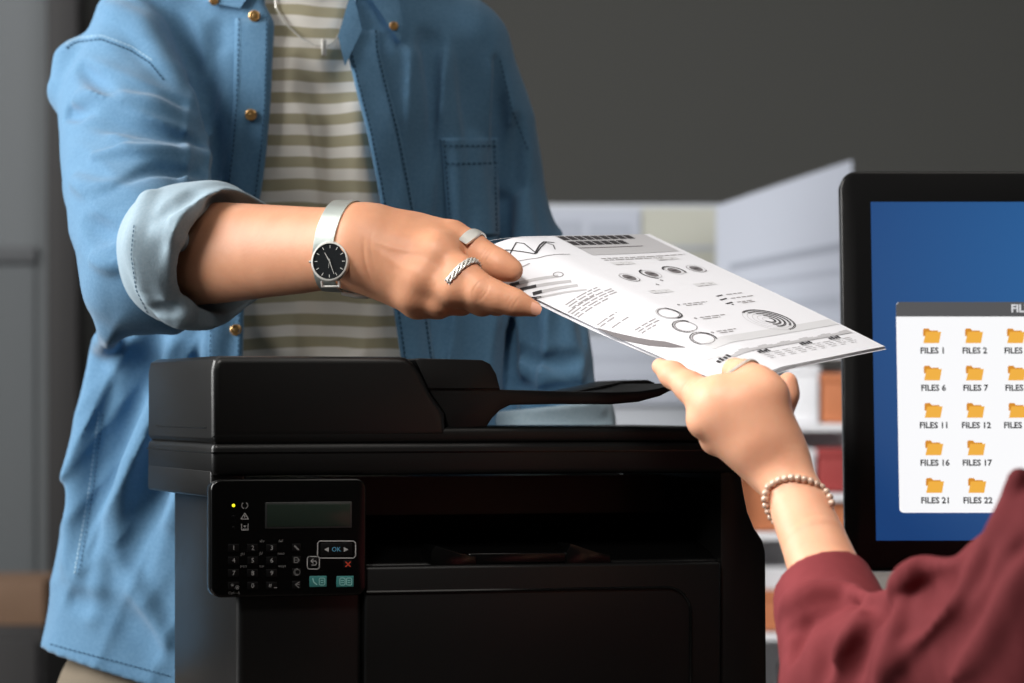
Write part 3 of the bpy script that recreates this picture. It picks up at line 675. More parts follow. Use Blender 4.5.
def iline(g, pl, wd, m, lift=.0003):
    for (a, b) in zip(pl[:-1], pl[1:]):
        A = np.array([a[0]*AW, a[1]*AH]); B = np.array([b[0]*AW, b[1]*AH]); d = B-A; l = np.linalg.norm(d)
        if l < 1e-7: continue
        d /= l; nn = np.array([-d[1], d[0]])*wd/2; k = max(1, int(l/.008))
        for i in range(k):
            p = A+(B-A)*i/k-d*wd*.2; q = A+(B-A)*(i+1)/k+d*wd*.2
            ink(g, [((x[0])/AW, x[1]/AH) for x in (p-nn, q-nn, q+nn, p+nn)], m, lift)
def iring(g, u, v, r0, r1, m, a0=0, a1=360, lift=.0003):
    n = max(6, int(abs(a1-a0)/12))
    for i in range(n):
        t0 = math.radians(a0+(a1-a0)*i/n); t1 = math.radians(a0+(a1-a0)*(i+1)/n)
        ink(g, [(u+r*math.cos(t)/AW, v+r*math.sin(t)/AH) for r, t in ((r0, t0), (r1, t0), (r1, t1), (r0, t1))], m, lift)
def itext(g, u, v, wid, rows, m, gap=.0032, hh=.0014):
    """lines of small print: short word-long strokes"""
    for r in range(rows):
        x = u; e = u+wid*(1 if r < rows-1 else .7)/AW
        while x < e:
            l = random.uniform(.004, .011)/AW; irect(g, x, min(x+l, e), v+r*gap/AH, v+(r*gap+hh)/AH, m); x += l+.0016/AW
def ZP(zx, zy): return UV(460+zx/2.381, 215+zy/2.381)
g = G(); page_mesh(g, 0, 0, 0, 0)
# header block with its two dark rows
(u0, v0), (u1, v1) = ZP(228, 52), ZP(440, 44); _, v2 = ZP(415, 96)
vt = (v0+v1)/2; vb = ZP(420, 92)[1]; ur = u1
irect(g, u0, .965, vt, vb, 'ink3')
cw = (.965-u0)/11
for r_, cnt in ((0, 8.6), (1, 6.3)):
    y0 = vt+(vb-vt)*(.04+.26*r_)
    for c in range(11):
        if c > cnt: break
        irect(g, u0+cw*(c+.08), u0+cw*(c+.93), y0, y0+(vb-vt)*.2, 'ink', .0004)
irect(g, u0, u0+cw*8, vt+(vb-vt)*.62, vt+(vb-vt)*.66, 'ink2', .0004)
v3 = ZP(440, 100)[1]; itext(g, u0+.01, v3-.004, .165*(.96-u0)/.8, 2, 'inkt', .004, .0016)
# zigzag line chart on the left, with its baseline
zz = [(78, 98), (90, 82), (118, 95), (134, 66), (152, 68), (182, 92), (204, 66), (222, 72), (226, 82)]
z2 = [(84, 84), (116, 84), (150, 88), (178, 93), (190, 72), (200, 64), (224, 66)]
iline(g, [ZP(*p) for p in zz], .0011, 'ink'); iline(g, [ZP(*p) for p in z2], .0015, 'ink')
iline(g, [ZP(112, 116), ZP(185, 103), ZP(262, 94)], .0008, 'ink2'); iline(g, [ZP(70, 62), ZP(150, 54), ZP(206, 54)], .0004, 'ink4')
# bar rows
for (a, b, wd, dk) in (((120, 168), (232, 146), .0042, 0), ((146, 178), (262, 158), .0042, 1), ((176, 188), (278, 168), .0042, 0), ((172, 198), (300, 178), .0025, 0)):
    p, q = ZP(*a), ZP(*b); iline(g, [p, q], wd, 'ink3')
    f_ = .28 if dk else .16; iline(g, [p, (p[0]+(q[0]-p[0])*f_, p[1]+(q[1]-p[1])*f_)], wd, 'ink', .0005)
for (a, wid, n) in (((122, 138), .02, 1), ((250, 214), .026, 3), ((256, 232), .036, 4), ((325, 262), .016, 2), ((415, 274), .018, 3), ((360, 268), .02, 1)):
    p = ZP(*a); itext(g, p[0], p[1], wid*1.3, n, 'inkt', .0035)
p = ZP(234, 142); iring(g, p[0], p[1], .0035, .0042, 'ink2')
# row of four dials and their captions
for i, (cx, cy) in enumerate(((403, 149), (456, 141), (510, 133), (562, 128))):
    u, v = ZP(cx, cy); iring(g, u, v, 0, .0062, 'ink2'); iring(g, u, v, .0085, .0092, 'ink3'); iring(g, u, v, .0095, .0112, 'ink', (150, 100, 200, 20)[i], (330, 260, 400, 200)[i]) if i in (1, 2) else iring(g, u, v, .0085, .0095, 'ink2', 30, 220)
    irect(g, u-.014, u+.014, v-.0024, v+.0024, 'ink', .0005)
for cx, cy in ((388, 115), (492, 104), (478, 182), (583, 165)):
    u, v = ZP(cx, cy); irect(g, u-.062, u+.062, v-.011, v+.011, 'ink4'); itext(g, u-.058, v-.009, .024, 3, 'inkt', .0025, .0012)
for a in ((480, 156), (470, 166)): u, v = ZP(*a); iring(g, u, v, .0008, .0016, 'ink2')
# three ring gauges and their captions
for i, (cx, cy) in enumerate(((497, 234), (538, 265), (580, 294))):
    u, v = ZP(cx, cy); iring(g, u, v, .0088, .0096, 'ink2'); iring(g, u, v, .0102, .0117, 'ink', (-60, 120, 150)[i], (100, 330, 400)[i]); iring(g, u, v, .0096, .0112, 'ink3', 100, 300)
    p = ZP((532, 572, 612)[i], (213, 245, 278)[i]); iring(g, p[0]-.03, p[1], .0006, .0014, 'ink2'); itext(g, p[0], p[1]-.004, (.031, .033, .026)[i], 2, 'inkt', .0034)
# legend
for (a, b, tx, tw) in (((611, 194), (624, 191), 634, .03), ((620, 203), (634, 199), 645, .042), ((634, 212), (648, 208), 660, .028), ((648, 214), (650, 213), 672, .024)):
    p, q = ZP(*a), ZP(*b); iline(g, [p, q], .0018, 'ink'); t = ZP(tx, a[1]-4); itext(g, t[0], t[1]-.003, tw, 1, 'inkt', .003, .0016)
# large radial chart
u, v = ZP(735, 250)
for i, r in enumerate((.0055, .0100, .0145, .0190, .0232)):
    iring(g, u, v, r, r+.0005, 'ink3'); iring(g, u, v, r-.0009, r+.0013, 'ink', (-40, -70, -90, -110, -120)[i], (170, 120, 110, 60, 90)[i])
# shaded band and bar chart along the foot
uA, vA = ZP(700, 300); uB, vB = ZP(905, 290); vb0 = ZP(860, 283)[1]
irect(g, .16, .99, vA-.055, vA-.012, 'ink4'); 
n = 26
for i in range(n):
    u = .17+.8*i/n; hh = .012+.010*math.sin(i*.7)**2; irect(g, u, u+.8/n, vB-.012-hh, vB-.010, 'ink3', .0004)
for cx in (630, 725, 825, 893):
    u, v = ZP(cx, 343-(cx-630)*.187); 
    for j in range(4): irect(g, u-.04+j*.02, u-.026+j*.02, v-.008-.004*(j % 2), v+.005, 'ink', .0006)
for k in range(9): 
    u = .3+.07*k; itext(g, u, vB+.012, .011, 4, 'ink3', .0032, .001)
# dark wave at the curled lower left
wv = [ZP(328, 272), ZP(365, 290), ZP(400, 302), ZP(450, 312), ZP(500, 316), ZP(536, 316)]; wt = [ZP(330, 270), ZP(375, 282), ZP(420, 292), ZP(455, 298), ZP(490, 302), ZP(536, 315)]
for i in range(5): ink(g, [wt[i], wt[i+1], wv[i+1], wv[i]], 'ink2', .0004)
w2 = [ZP(555, 352), ZP(590, 340), ZP(620, 334), ZP(650, 344)]; iline(g, w2, .006, 'ink4')
PAGE0 = g.build('printed_sheet', None, smooth=True, angle=40, off=tuple(S_page(np.array(.5), np.array(.5))))
tag(PAGE0, 'top sheet of the handed-over report, printed with charts and dials', 'paper', 'sheets being handed over')
for i, (du, dv, dr, ro, spd, lb) in enumerate(((.004, .003, .0006, .004, .003, 'second sheet of the handed-over report, just under the chart page'), (-.004, .006, .0013, .008, .008, 'third sheet of the handed-over report, drooping at its left edge'), (.002, .009, .0021, .004, .014, 'bottom sheet of the handed-over report, lowest at the curled edge'))):
    g = G(); page_mesh(g, du, dv, dr, ro, spd); o = g.build('printed_sheet', None, smooth=True, angle=40, off=tuple(S_page(np.array(.5), np.array(.5))-nrm*dr)); tag(o, lb, 'paper', 'sheets being handed over')

# ------------------------------------------------------------------ person in denim: arm and hand
def nail(name, parent, c, d, n, ln, wd, m='nail'):
    """a curved nail at c, length direction d, facing n"""
    d = np.asarray(d, float); d /= np.linalg.norm(d); n = np.asarray(n, float); n -= d*(n @ d); n /= np.linalg.norm(n); s = np.cross(d, n); V = []; f = []
    for i in range(9):
        for j in range(9):
            x = (i/8-.5)*2; y = (j/8-.5)*2; k_ = math.sqrt(max(0, 1-.75*abs(x)**3)); yy = y*k_; V.append(c+d*x*ln/2+s*yy*wd/2+n*(.0012-.0022*yy*yy-.0006*x*x))
    for i in range(8):
        for j in range(8): a = i*9+j; f.append((a, a+9, a+10, a+1))
    g = G(); g.add(V, f, m); return g.build(name, parent, angle=180)
def crease(fld, pts, r, depth, k=.003):
    for p, q in zip(pts[:-1], pts[1:]): fld.cone(p, r, q, r, k, 'sub')
man = thing('person', 'person in an open denim shirt and striped tee handing over printed sheets', 'person', (-.17, 3.42, 0))
hf = Field((-.36, 2.87, .985), (.06, 3.25, 1.205), .0012)
E_ = W(150, 256, 3.175); WR = W(352, 247, 2.985); ax = (WR-E_)/np.linalg.norm(WR-E_)
side = np.cross(ax, [0, 0, 1]); side /= np.linalg.norm(side)         # horizontal normal of the forearm, towards the camera
if side[1] > 0: side = -side
# forearm: flattened tapering chain
fa = [(W(165, 255, 3.162), .042), (W(190, 254, 3.141), .0465), (W(225, 252.5, 3.106), .0445), (W(265, 251, 3.067), .0408), (W(300, 250, 3.034), .0378), (W(335, 248, 3.000), .0345), (W(362, 247, 2.978), .0315)]
hf.chain(fa, .010, flat=(side, .80))
# hand: palm from wrist to knuckles
K_i, K_m, K_r, K_p = W(438, 253, 2.954), W(423, 277, 2.949), W(416, 294, 2.957), W(418, 303, 2.968)
hf.cone(W(358, 232, 2.982), .020, K_i, .0140, .020); hf.cone(W(358, 245, 2.978), .021, K_m, .0135, .020)
hf.cone(W(358, 257, 2.98), .020, K_r, .0128, .020); hf.cone(W(362, 265, 2.985), .017, K_p, .0118, .016)
hf.cone(W(372, 246, 2.985), .024, W(418, 268, 2.972), .021, .020)
# thumb: base muscle along the top, then the two segments
T0, T1, T2, T3 = W(385, 233, 2.992), W(452, 238, 2.981), W(486, 259, 2.964), W(512, 270.5, 2.956)
hf.chain([(T0, .0180), (W(420, 233, 2.988), .0165), (T1, .0145)], .020)
hf.cone(W(408, 244, 2.978), .019, W(450, 252, 2.968), .0125, .018)
# the fingers are shaped on their own, so they stay separate
def finger(fld, base, pts):
    t = fld.blank(); t.chain(pts, 0)
    for p, r in pts[1:-1]: t.cone(p, r*.99, p, r*.99, .010)
    fld.blend(tuple(slice(0, n) for n in fld.n), t.D, base, 'add')
finger(hf, .005, [(T1, .0145), (W(470, 247.5, 2.973), .0126), (T2, .0118), (W(500, 265.5, 2.959), .0108), (T3, .0094)])
finger(hf, .005, [(K_p, .0118), (W(438, 303.5, 2.966), .0112), (W(452, 300, 2.990), .0096), (W(462, 296, 3.008), .0086), (W(464, 292, 3.02), .0076)])
finger(hf, .005, [(K_r, .0128), (W(440, 300, 2.950), .0122), (W(461, 300, 2.964), .0112), (W(474, 297, 2.995), .0092), (W(480, 293, 3.01), .0080)])
finger(hf, .005, [(K_m, .0135), (W(452, 289, 2.939), .0128), (W(482, 300, 2.944), .0116), (W(497, 302, 2.972), .0096), (W(503, 299, 2.99), .0082)])
finger(hf, .006, [(K_i, .0140), (W(462, 274, 2.940), .0130), (W(480, 290.5, 2.932), .0127), (W(498, 297.5, 2.929), .0108), (W(515, 302.5, 2.928), .0092), (W(533, 308.5, 2.928), .0070)])
# knuckles, tendons, creases
for c, r in ((K_i, .0142), (K_m, .0140), (K_r, .0130)): hf.cone(c+side*.0012, r, c+side*.0012, r, .012)
for a, b in ((W(385, 240, 2.957), K_i), (W(385, 252, 2.954), K_m), (W(388, 264, 2.958), K_r)): hf.cone(a+(b-a)*.2, .003, b+side*.006, .006, .014)
for c, r in ((K_i+side*.0020, .0135), (K_m+side*.0016, .0130), (K_r+side*.0020, .0122), (K_p+side*.0020, .0108), ((K_m+K_i)/2+side*.0004+np.array([.004, 0, -.006]), .0120)): hf.cone(c, r, c, r, .007)
V1, Q1 = hf.mesh(2)
def vnormals(V, Q):
    n = np.cross(V[Q[:, 2]]-V[Q[:, 0]], V[Q[:, 3]]-V[Q[:, 1]]); N = np.zeros_like(V)
    for a in range(4): np.add.at(N, Q[:, a], n)
    return N/(np.linalg.norm(N, axis=1)[:, None]+1e-12)
def grooves(V, Q, items):
    """skin lines: (point on the line, direction across it, reach, width, depth, curl)"""
    N = vnormals(V, Q); D = np.zeros(len(V))
    for c, d, reach, wd, dep, curl in items:
        d = np.asarray(d, float); d = d/np.linalg.norm(d); r = V-c; sd = r @ d; l2 = np.einsum('ij,ij->i', r, r)-sd*sd
        D += dep*np.exp(-((sd-curl*l2)/wd)**2)*np.exp(-(l2/reach**2)**2)
    return V-N*D[:, None]
fd = W(498, 297, 2.929)-W(462, 274, 2.94); td = T3-T1; fs = side
items = []
for o_, cu_ in ((-.0052, 30), (-.0024, 12), (0, 0), (.0024, -12), (.0052, -30)): items.append((W(481, 290.5, 2.92)+fd/np.linalg.norm(fd)*o_, fd, .009, .0009, .0005, cu_))
for o_ in (-.003, 0, .003): items.append((W(486, 257, 2.953)+td/np.linalg.norm(td)*o_, td, .008, .0009, .0006, 0)); items.append((W(513, 302, 2.92)+fd/np.linalg.norm(fd)*o_, fd, .006, .0008, .0005, 0))
items.append((W(368, 262, 2.955), W(400, 255, 2.95)-W(360, 262, 2.96), .02, .0016, .0005, 6)); items.append((W(374, 250, 2.955), W(400, 250, 2.95)-W(360, 255, 2.96), .016, .0012, .0003, 8))
for (a0, b0, w_) in ((W(398, 250, 2.945), W(405, 225, 2.95), .003), (W(392, 262, 2.945), W(400, 250, 2.945), .003)): items.append((a0, b0-a0, .02, w_, -.0006, 4))
V1 = grooves(V1, Q1, items)
np.seterr(all='ignore')

# coarse body under the clothes (elbow, trunk, neck, head, other arm, legs)
def head(bf, c, s, fwd):
    """a head centred at c (height s*.23), looking along fwd"""
    f_ = np.array([fwd[0], fwd[1], 0.]); f_ /= np.linalg.norm(f_); r_ = np.array([f_[1], -f_[0], 0]); u_ = np.array([0, 0, 1.])
    P = lambda x, y, z: np.array(c)+s*(r_*x+f_*y+u_*z)
    bf.cone(P(0, -.012, .035), .085*s, P(0, .0, .0), .074*s, .02, flat=(r_, .88)); bf.cone(P(0, .02, -.03), .062*s, P(0, .045, -.085), .036*s, .03)
    bf.cone(P(0, .088, .005), .010*s, P(0, .108, -.032), .0125*s, .012); bf.cone(P(-.012, .095, -.035), .008*s, P(.012, .095, -.035), .008*s, .008)
    for sg in (-1, 1):
        bf.cone(P(sg*.033, .098, .012), .010*s, P(sg*.033, .098, .012), .010*s, .012, 'sub'); bf.cone(P(sg*.032, .079, .010), .0115*s, P(sg*.032, .079, .010), .0115*s, .003)
        bf.cone(P(sg*.048, .078, .028), .006*s, P(sg*.016, .090, .028), .007*s, .01); bf.cone(P(sg*.078, -.008, .012), .014*s, P(sg*.076, -.006, -.022), .010*s, .008, flat=(r_, .5))
    bf.cone(P(-.020, .088, -.060), .006*s, P(.020, .088, -.060), .006*s, .006); bf.cone(P(-.018, .086, -.070), .007*s, P(.018, .086, -.070), .007*s, .006)
    bf.cone(P(-.02, .099, -.0645), .0018*s, P(.02, .099, -.0645), .0018*s, .003, 'sub')
    return P
bf = Field((-.56, 3.0, -.02), (.16, 3.74, 1.86), .007)
nb = W(322, -75, 3.43)
bf.chain([(W(290, 560, 3.44), .105), (W(305, 400, 3.44), .10), (W(314, 200, 3.45), .105), (W(312, 80, 3.455), .095), (W(314, 10, 3.46), .07)], .03, flat=((0, 1, 0), .7))
bf.cone(W(165, 60, 3.43), .035, W(436, 90, 3.465), .028, .03)
bf.cone(W(316, -20, 3.455), .062, W(322, -90, 3.44), .055, .03)
HC = nb+np.array([.0, -.02, .135]); hd = head(bf, HC, 1.0, (.25, -1))
bf.chain([(W(160, 60, 3.42), .036), (W(142, 170, 3.30), .034), (W(158, 252, 3.18), .034)], .02); bf.chain([(W(158, 252, 3.18), .036), (W(190, 254, 3.142), .040)], .02)
ea = W(548, 392, 3.42); bf.chain([(W(446, 95, 3.465), .026), (W(500, 240, 3.45), .024), (ea, .030), (W(560, 460, 3.36), .038), (W(556, 560, 3.30), .030)], .02)
bf.chain([(W(556, 560, 3.30), .030), (W(552, 600, 3.29), .032), (W(548, 640, 3.29), .026)], .015, flat=((0, 1, 0), .6))
for i in range(5): bf.chain([(W(532+i*9, 632, 3.285), .010), (W(530+i*10, 665, 3.278), .0088), (W(528+i*10, 688-abs(i-2)*5, 3.285), .0075)] if i else [(W(530, 610, 3.27), .012), (W(520, 640, 3.262), .010)], .006)
for sg, xx in ((-1, 205), (1, 375)):
    bf.chain([(W(xx, 620, 3.43), .10), (W(xx, 900, 3.44), .066), (W(xx, 930, 3.44), .06)], .03)
    p = W(xx, 930, 3.44); bf.chain([(p, .06), (np.array([p[0], 3.46, .12]), .042), (np.array([p[0], 3.46, .05]), .04)], .02); bf.chain([(np.array([p[0], 3.47, .035]), .035), (np.array([p[0]+.02*sg, 3.30, .03]), .03)], .02)
V2, Q2 = bf.mesh(1)
g = G(); g.addnp(V1, Q1, 'skin'); g.addnp(V2, Q2, 'skin'); g.build('body', man, angle=180)
nail('fingernail', man, W(533.5, 308.5, float(hf.hit(533.5, 308.5)[0]))+np.array([0, .0006, 0]), W(532, 309, 2.928)-W(515, 302.5, 2.928), np.array([0, -1, -.12]), .0135, .0100)

# ------------------------------------------------------------------ person in denim: shirt, tee, trousers
def loft(fld, rows, k=0, shrink=0., cutz=None):
    """stack of ellipses: rows of (py, left px, right px, Y centre, half depth)"""
    sl, x, y, z = fld.whole(); zz = z.ravel(); R = []
    for py, l, r, cy, hd in rows: R.append((EYE+(HZ-py)*3.4/F, (l+r)/2*3.4/F-512*3.4/F, (r-l)/2*3.4/F-shrink, cy, hd-shrink))
    R = np.array(sorted(R)); f_ = lambda i: np.interp(zz, R[:, 0], R[:, i]).astype(np.float32)[None, None, :]
    cx, a, cy, b = f_(1), f_(2), f_(3), f_(4); q = np.sqrt(((x-cx)/a)**2+((y-cy)/b)**2)
    gl = np.sqrt(((x-cx)/a**2)**2+((y-cy)/b**2)**2)/np.maximum(q, 1e-4)
    d = (q-1)/np.maximum(gl, 1e-3); d = np.clip(d, -.05, .08)
    d = np.maximum(d, np.maximum(z-R[-1, 0], R[0, 0]-z)); fld.blend(sl, d.astype(np.float32), k, 'add')
TR = [(-45, 225, 410, 3.45, .085), (-15, 150, 450, 3.445, .095), (20, 130, 470, 3.44, .104), (60, 125, 484, 3.435, .112), (120, 130, 492, 3.43, .118), (200, 132, 500, 3.425, .120), (300, 112, 512, 3.42, .122), (400, 84, 522, 3.42, .126), (500, 62, 532, 3.42, .130), (600, 44, 540, 3.42, .134), (720, 28, 548, 3.42, .136)]
sf = Field((-.50, 3.02, .70), (.145, 3.60, 1.475), .003)
loft(sf, TR)
# upper arm of the reaching side, then the hanging arm
up_arm = [(W(158, 38, 3.42), .066), (W(134, 105, 3.375), .069), (W(137, 180, 3.29), .070), (W(147, 240, 3.21), .065), (W(153, 262, 3.185), .061)]
sf.chain(up_arm, .022)
sf.cone(W(86, 70, 3.40), .034, W(76, 90, 3.39), .024, .010); sf.cone(W(128, 290, 3.19), .038, W(160, 292, 3.175), .030, .03)
lf_arm = [(W(448, 55, 3.44), .064), (W(478, 130, 3.44), .058), (W(498, 200, 3.435), .050), (W(520, 290, 3.425), .053), (W(541, 370, 3.41), .055), (W(548, 410, 3.40), .052)]
sf.chain(lf_arm, .016)
# big folds, as they run in the photo (soft ridges and valleys)
R_, V_ = 'add', 'sub'
for pl, r, h, k, md in (
    ([(109, 8), (143, 26), (167, 76), (190, 120)], .016, .010, .016, R_), ([(150, -5), (178, 20), (196, 70), (204, 130)], .013, .012, .014, V_),
    
    ([(78, 98), (110, 95), (150, 106), (200, 130)], .010, .007, .012, R_), ([(96, 156), (120, 150), (160, 152), (206, 160)], .011, .008, .012, R_),
    ([(80, 66), (96, 82), (112, 92)], .010, .008, .012, V_), ([(90, 115), (120, 122), (150, 128), (196, 142)], .012, .009, .012, V_),
    ([(128, 176), (150, 166), (200, 172)], .010, .007, .010, V_), ([(58, 108), (72, 116), (88, 112)], .009, .012, .010, V_),
    ([(76, 180), (92, 190), (112, 186)], .012, .006, .014, R_), ([(82, 222), (100, 232), (118, 228)], .012, .008, .014, V_), ([(92, 258), (112, 268), (130, 262)], .012, .006, .012, R_),
    ([(214, 30), (216, 110), (226, 170)], .018, .008, .02, V_), ([(230, 60), (236, 140), (238, 190)], .015, .005, .02, R_),
    ([(520, 120), (514, 180), (505, 240)], .012, .010, .012, V_), ([(497, 60), (500, 120), (503, 200)], .010, .011, .010, V_),
    ([(503, 200), (504, 280), (507, 350), (508, 420)], .014, .016, .012, V_), ([(540, 280), (536, 340), (530, 400)], .012, .007, .014, V_), ([(556, 260), (566, 330), (576, 390)], .012, .005, .014, R_),
    ([(522, 200), (532, 260), (545, 330)], .013, .007, .014, R_), ([(520, 350), (540, 362), (580, 358)], .010, .006, .012, V_), ([(516, 385), (545, 396), (588, 386)], .010, .006, .012, V_),
    ([(432, 40), (430, 140), (438, 260), (444, 370)], .020, .008, .025, V_), ([(470, 150), (474, 260), (480, 390)], .022, .008, .025, R_), ([(412, 60), (414, 160), (420, 280)], .016, .005, .02, R_),
    ([(446, 60), (452, 150), (456, 220)], .012, .005, .016, R_),
    ([(108, 330), (96, 400), (84, 470), (72, 560)], .020, .010, .03, R_), ([(150, 340), (128, 420), (108, 500), (92, 580)], .020, .012, .025, V_), ([(176, 350), (146, 440), (122, 520), (96, 610)], .020, .009, .025, R_),
    ([(196, 340), (176, 420), (150, 500), (128, 570)], .020, .010, .025, V_), ([(222, 330), (205, 420), (180, 520)], .020, .008, .025, R_), ([(120, 560), (145, 600), (165, 640)], .016, .005, .02, R_), ([(70, 600), (110, 610), (150, 650)], .014, .004, .02, V_),
    ([(248, 310), (242, 400), (230, 480)], .012, .006, .015, R_)):
    ridge(sf, pl, r*.9, h*(1.6 if pl[0][1] > 300 else 1.45 if pl[0][0] > 400 else 1.2), k*.55, md)
# fine rumpling
sl, x, y, z = sf.whole(); nz = 0
for _ in range(16):
    kx, ky, kz = rng.normal(0, 26), rng.normal(0, 20), rng.normal(0, 20); nz = nz+np.sin(x*kx+y*ky+z*kz+rng.uniform(0, 6.3))
for _ in range(10):
    kx, ky, kz = rng.normal(0, 75), rng.normal(0, 50), rng.normal(0, 55); nz = nz+.35*np.sin(x*kx+y*ky+z*kz+rng.uniform(0, 6.3))
sf.D[sl] += (.0006*nz).astype(np.float32)
# drawn-out creases: crests run along a slant, wander and fade (lower left front, reaching sleeve, chest and hanging sleeve)
px_s = 512+x*F/3.36; py_s = HZ-(z-EYE)*F/3.36
def creases(ang, lam, amp, mask, seed, sharp=1.5):
    r_ = np.random.RandomState(seed); ca, sa = math.cos(math.radians(ang)), math.sin(math.radians(ang)); al = x*ca+z*sa; ac = -x*sa+z*ca; wp = 0; fade = 0
    for _ in range(5): wp = wp+np.sin(al*r_.normal(0, 6)+ac*r_.normal(0, 16)+y*r_.normal(0, 12)+r_.uniform(0, 6.3)); fade = fade+np.sin(al*r_.normal(0, 12)+ac*r_.normal(0, 22)+r_.uniform(0, 6.3))
    wv = np.abs(np.sin(math.pi*(ac/lam)+.85*wp)); crest = (1-wv)**sharp-.35; fd_ = np.clip(.5+.35*fade, 0, 1)
    sf.D[sl] -= (amp*crest*fd_*mask).astype(np.float32)
sm_ = lambda v, a, b: np.clip((v-a)/(b-a), 0, 1)
creases(64, .058, .0080, sm_(py_s, 315, 360)*sm_(px_s, 265, 235)*(.35+.65*sm_(py_s, 620, 520)), 4)
creases(54, .036, .0022, sm_(py_s, 330, 400)*sm_(px_s, 265, 235), 11)
creases(-22, .036, .0032, sm_(px_s, 72, 100)*sm_(px_s, 215, 190)*sm_(py_s, 30, 70)*sm_(py_s, 320, 280), 5)
creases(-35, .022, .0016, sm_(px_s, 72, 100)*sm_(px_s, 215, 190)*sm_(py_s, 320, 280), 17)
creases(84, .040, .0055, sm_(px_s, 395, 420)*sm_(py_s, 20, 70), 8)
creases(-20, .024, .0040, sm_(px_s, 500, 520)*sm_(py_s, 250, 320), 21)
creases(70, .030, .0045, sm_(px_s, 185, 205)*sm_(px_s, 262, 240)*sm_(py_s, 230, 200), 29)
# open front: cut away between the two front edges
OL = [(256, -60), (262, 0), (272, 18), (271, 60), (270, 100), (266, 150), (261, 190), (252, 230), (247, 265), (244, 310), (243, 360), (240, 440), (236, 560)]
OR = [(362, -60), (356, -20), (345, 30), (346, 50), (354, 84), (366, 130), (376, 180), (385, 232), (392, 300), (402, 370), (408, 440), (416, 560)]
zz = z.ravel(); pyz = HZ-(zz-EYE)*F/3.31
xl_ = (np.interp(pyz, [p[1] for p in OL], [p[0] for p in OL])-512)*3.31/F; xr_ = (np.interp(pyz, [p[1] for p in OR], [p[0] for p in OR])-512)*3.31/F
dcut = np.maximum(xl_[None, None, :]-x, x-xr_[None, None, :]); dcut = np.maximum(dcut, y-3.44)
CUT = sf.blank(); CUT.D = (dcut+0*sf.D).astype(np.float32)
full = sf; plain = sf.blank(); plain.D = sf.D.copy()       # the closed surface, for laying trims on
sf.blend(sl, CUT.D, .004, 'sub')
# hem: rises towards the side seam
px_ = 512+x*F/3.40; hem = (EYE+(HZ-(649+np.clip((px_-45)*.26, -4, 60)))*3.40/F); sf.blend(sl, np.clip(z-hem, -.08, .08).astype(np.float32)+0*sf.D, .003, 'sub') if False else None
dh = np.clip(hem-z, -.05, .08); sf.D[sl] = np.maximum(sf.D[sl], (dh+0*sf.D).astype(np.float32))
# rolled cuff of the reaching arm: a thick band round the forearm
cax = (W(345, 250, 2.99)-W(155, 256, 3.165)); cax /= np.linalg.norm(cax); cs = np.cross(cax, [0, 0, 1]); cs /= np.linalg.norm(cs); cu = np.cross(cs, cax)
if cs[1] > 0: cs = -cs
cf = Field((-.42, 2.98, .99), (-.19, 3.28, 1.24), .002)
C0, C1 = W(184, 254, 3.144), W(228, 253, 3.103)
cf.chain([(C0-cax*.010, .054), (C0+cax*.010, .066), ((C0+C1)/2, .066), (C1-cax*.004, .062)], .004)
sl2, x2, y2, z2 = cf.whole(); pr_ = (x2-C1[0])*cax[0]+(y2-C1[1])*cax[1]+(z2-C1[2])*cax[2]
# the opening is slanted: it reaches further at the top
ver = (x2-C1[0])*cu[0]+(y2-C1[1])*cu[1]+(z2-C1[2])*cu[2]; hor = (x2-C1[0])*cs[0]+(y2-C1[1])*cs[1]+(z2-C1[2])*cs[2]
pr2 = pr_-.022*np.clip(ver/.06, -1, 1)+.012*np.clip(hor/.06, -1, 1)-.0022*np.sin(np.arctan2(ver, hor)*3+1)
cf.D = np.maximum(cf.D, pr2.astype(np.float32))
inner = np.sqrt((ver/1.02)**2+(hor/.98)**2)-(.052-.12*np.clip(-pr2, 0, .05)); inner = np.maximum(inner, -pr2-.05)
cf.blend(sl2, inner.astype(np.float32), .004, 'sub')
for pl, r, h, k, md in (([(150, 200), (140, 240), (146, 290)], .012, .006, .01, R_), ([(168, 206), (156, 250), (162, 296)], .009, .005, .009, V_), ([(150, 300), (175, 318), (205, 322)], .010, .007, .008, R_), ([(160, 232), (176, 236), (182, 250)], .007, .006, .006, R_), ([(170, 218), (200, 205), (235, 200)], .009, .005, .01, R_), ([(152, 312), (168, 308), (186, 312)], .006, .005, .005, V_), ([(180, 322), (186, 312), (182, 302)], .007, .005, .006, R_), ([(190, 190), (176, 204), (160, 214)], .010, .004, .01, V_)): ridge(cf, pl, r, h, k, md)
n2 = 0
for _ in range(14): n2 = n2+np.sin(x2*rng.normal(0, 60)+y2*rng.normal(0, 60)+z2*rng.normal(0, 60)+rng.uniform(0, 6.3))
cf.D += (.0006*n2).astype(np.float32)
# rolled cuff of the hanging arm
lc = Field((-.04, 3.28, .86), (.15, 3.50, 1.05), .0025); lc.chain([(W(547, 404, 3.395), .054), (W(552, 425, 3.385), .062), (W(556, 470, 3.365), .060)], .004)
lc.D = np.maximum(lc.D, (lc.whole()[3]-EYE-(HZ-407)*3.39/F-.10*(lc.whole()[1]-.03)**1).astype(np.float32)*1.0)
for pl in ([(520, 412), (560, 416), (600, 410)], [(530, 420), (570, 424), (610, 418)]): ridge(lc, pl, .008, .004, .008, V_)
g = G(); V, Q = sf.mesh(2); g.addnp(V, Q, 'denim')
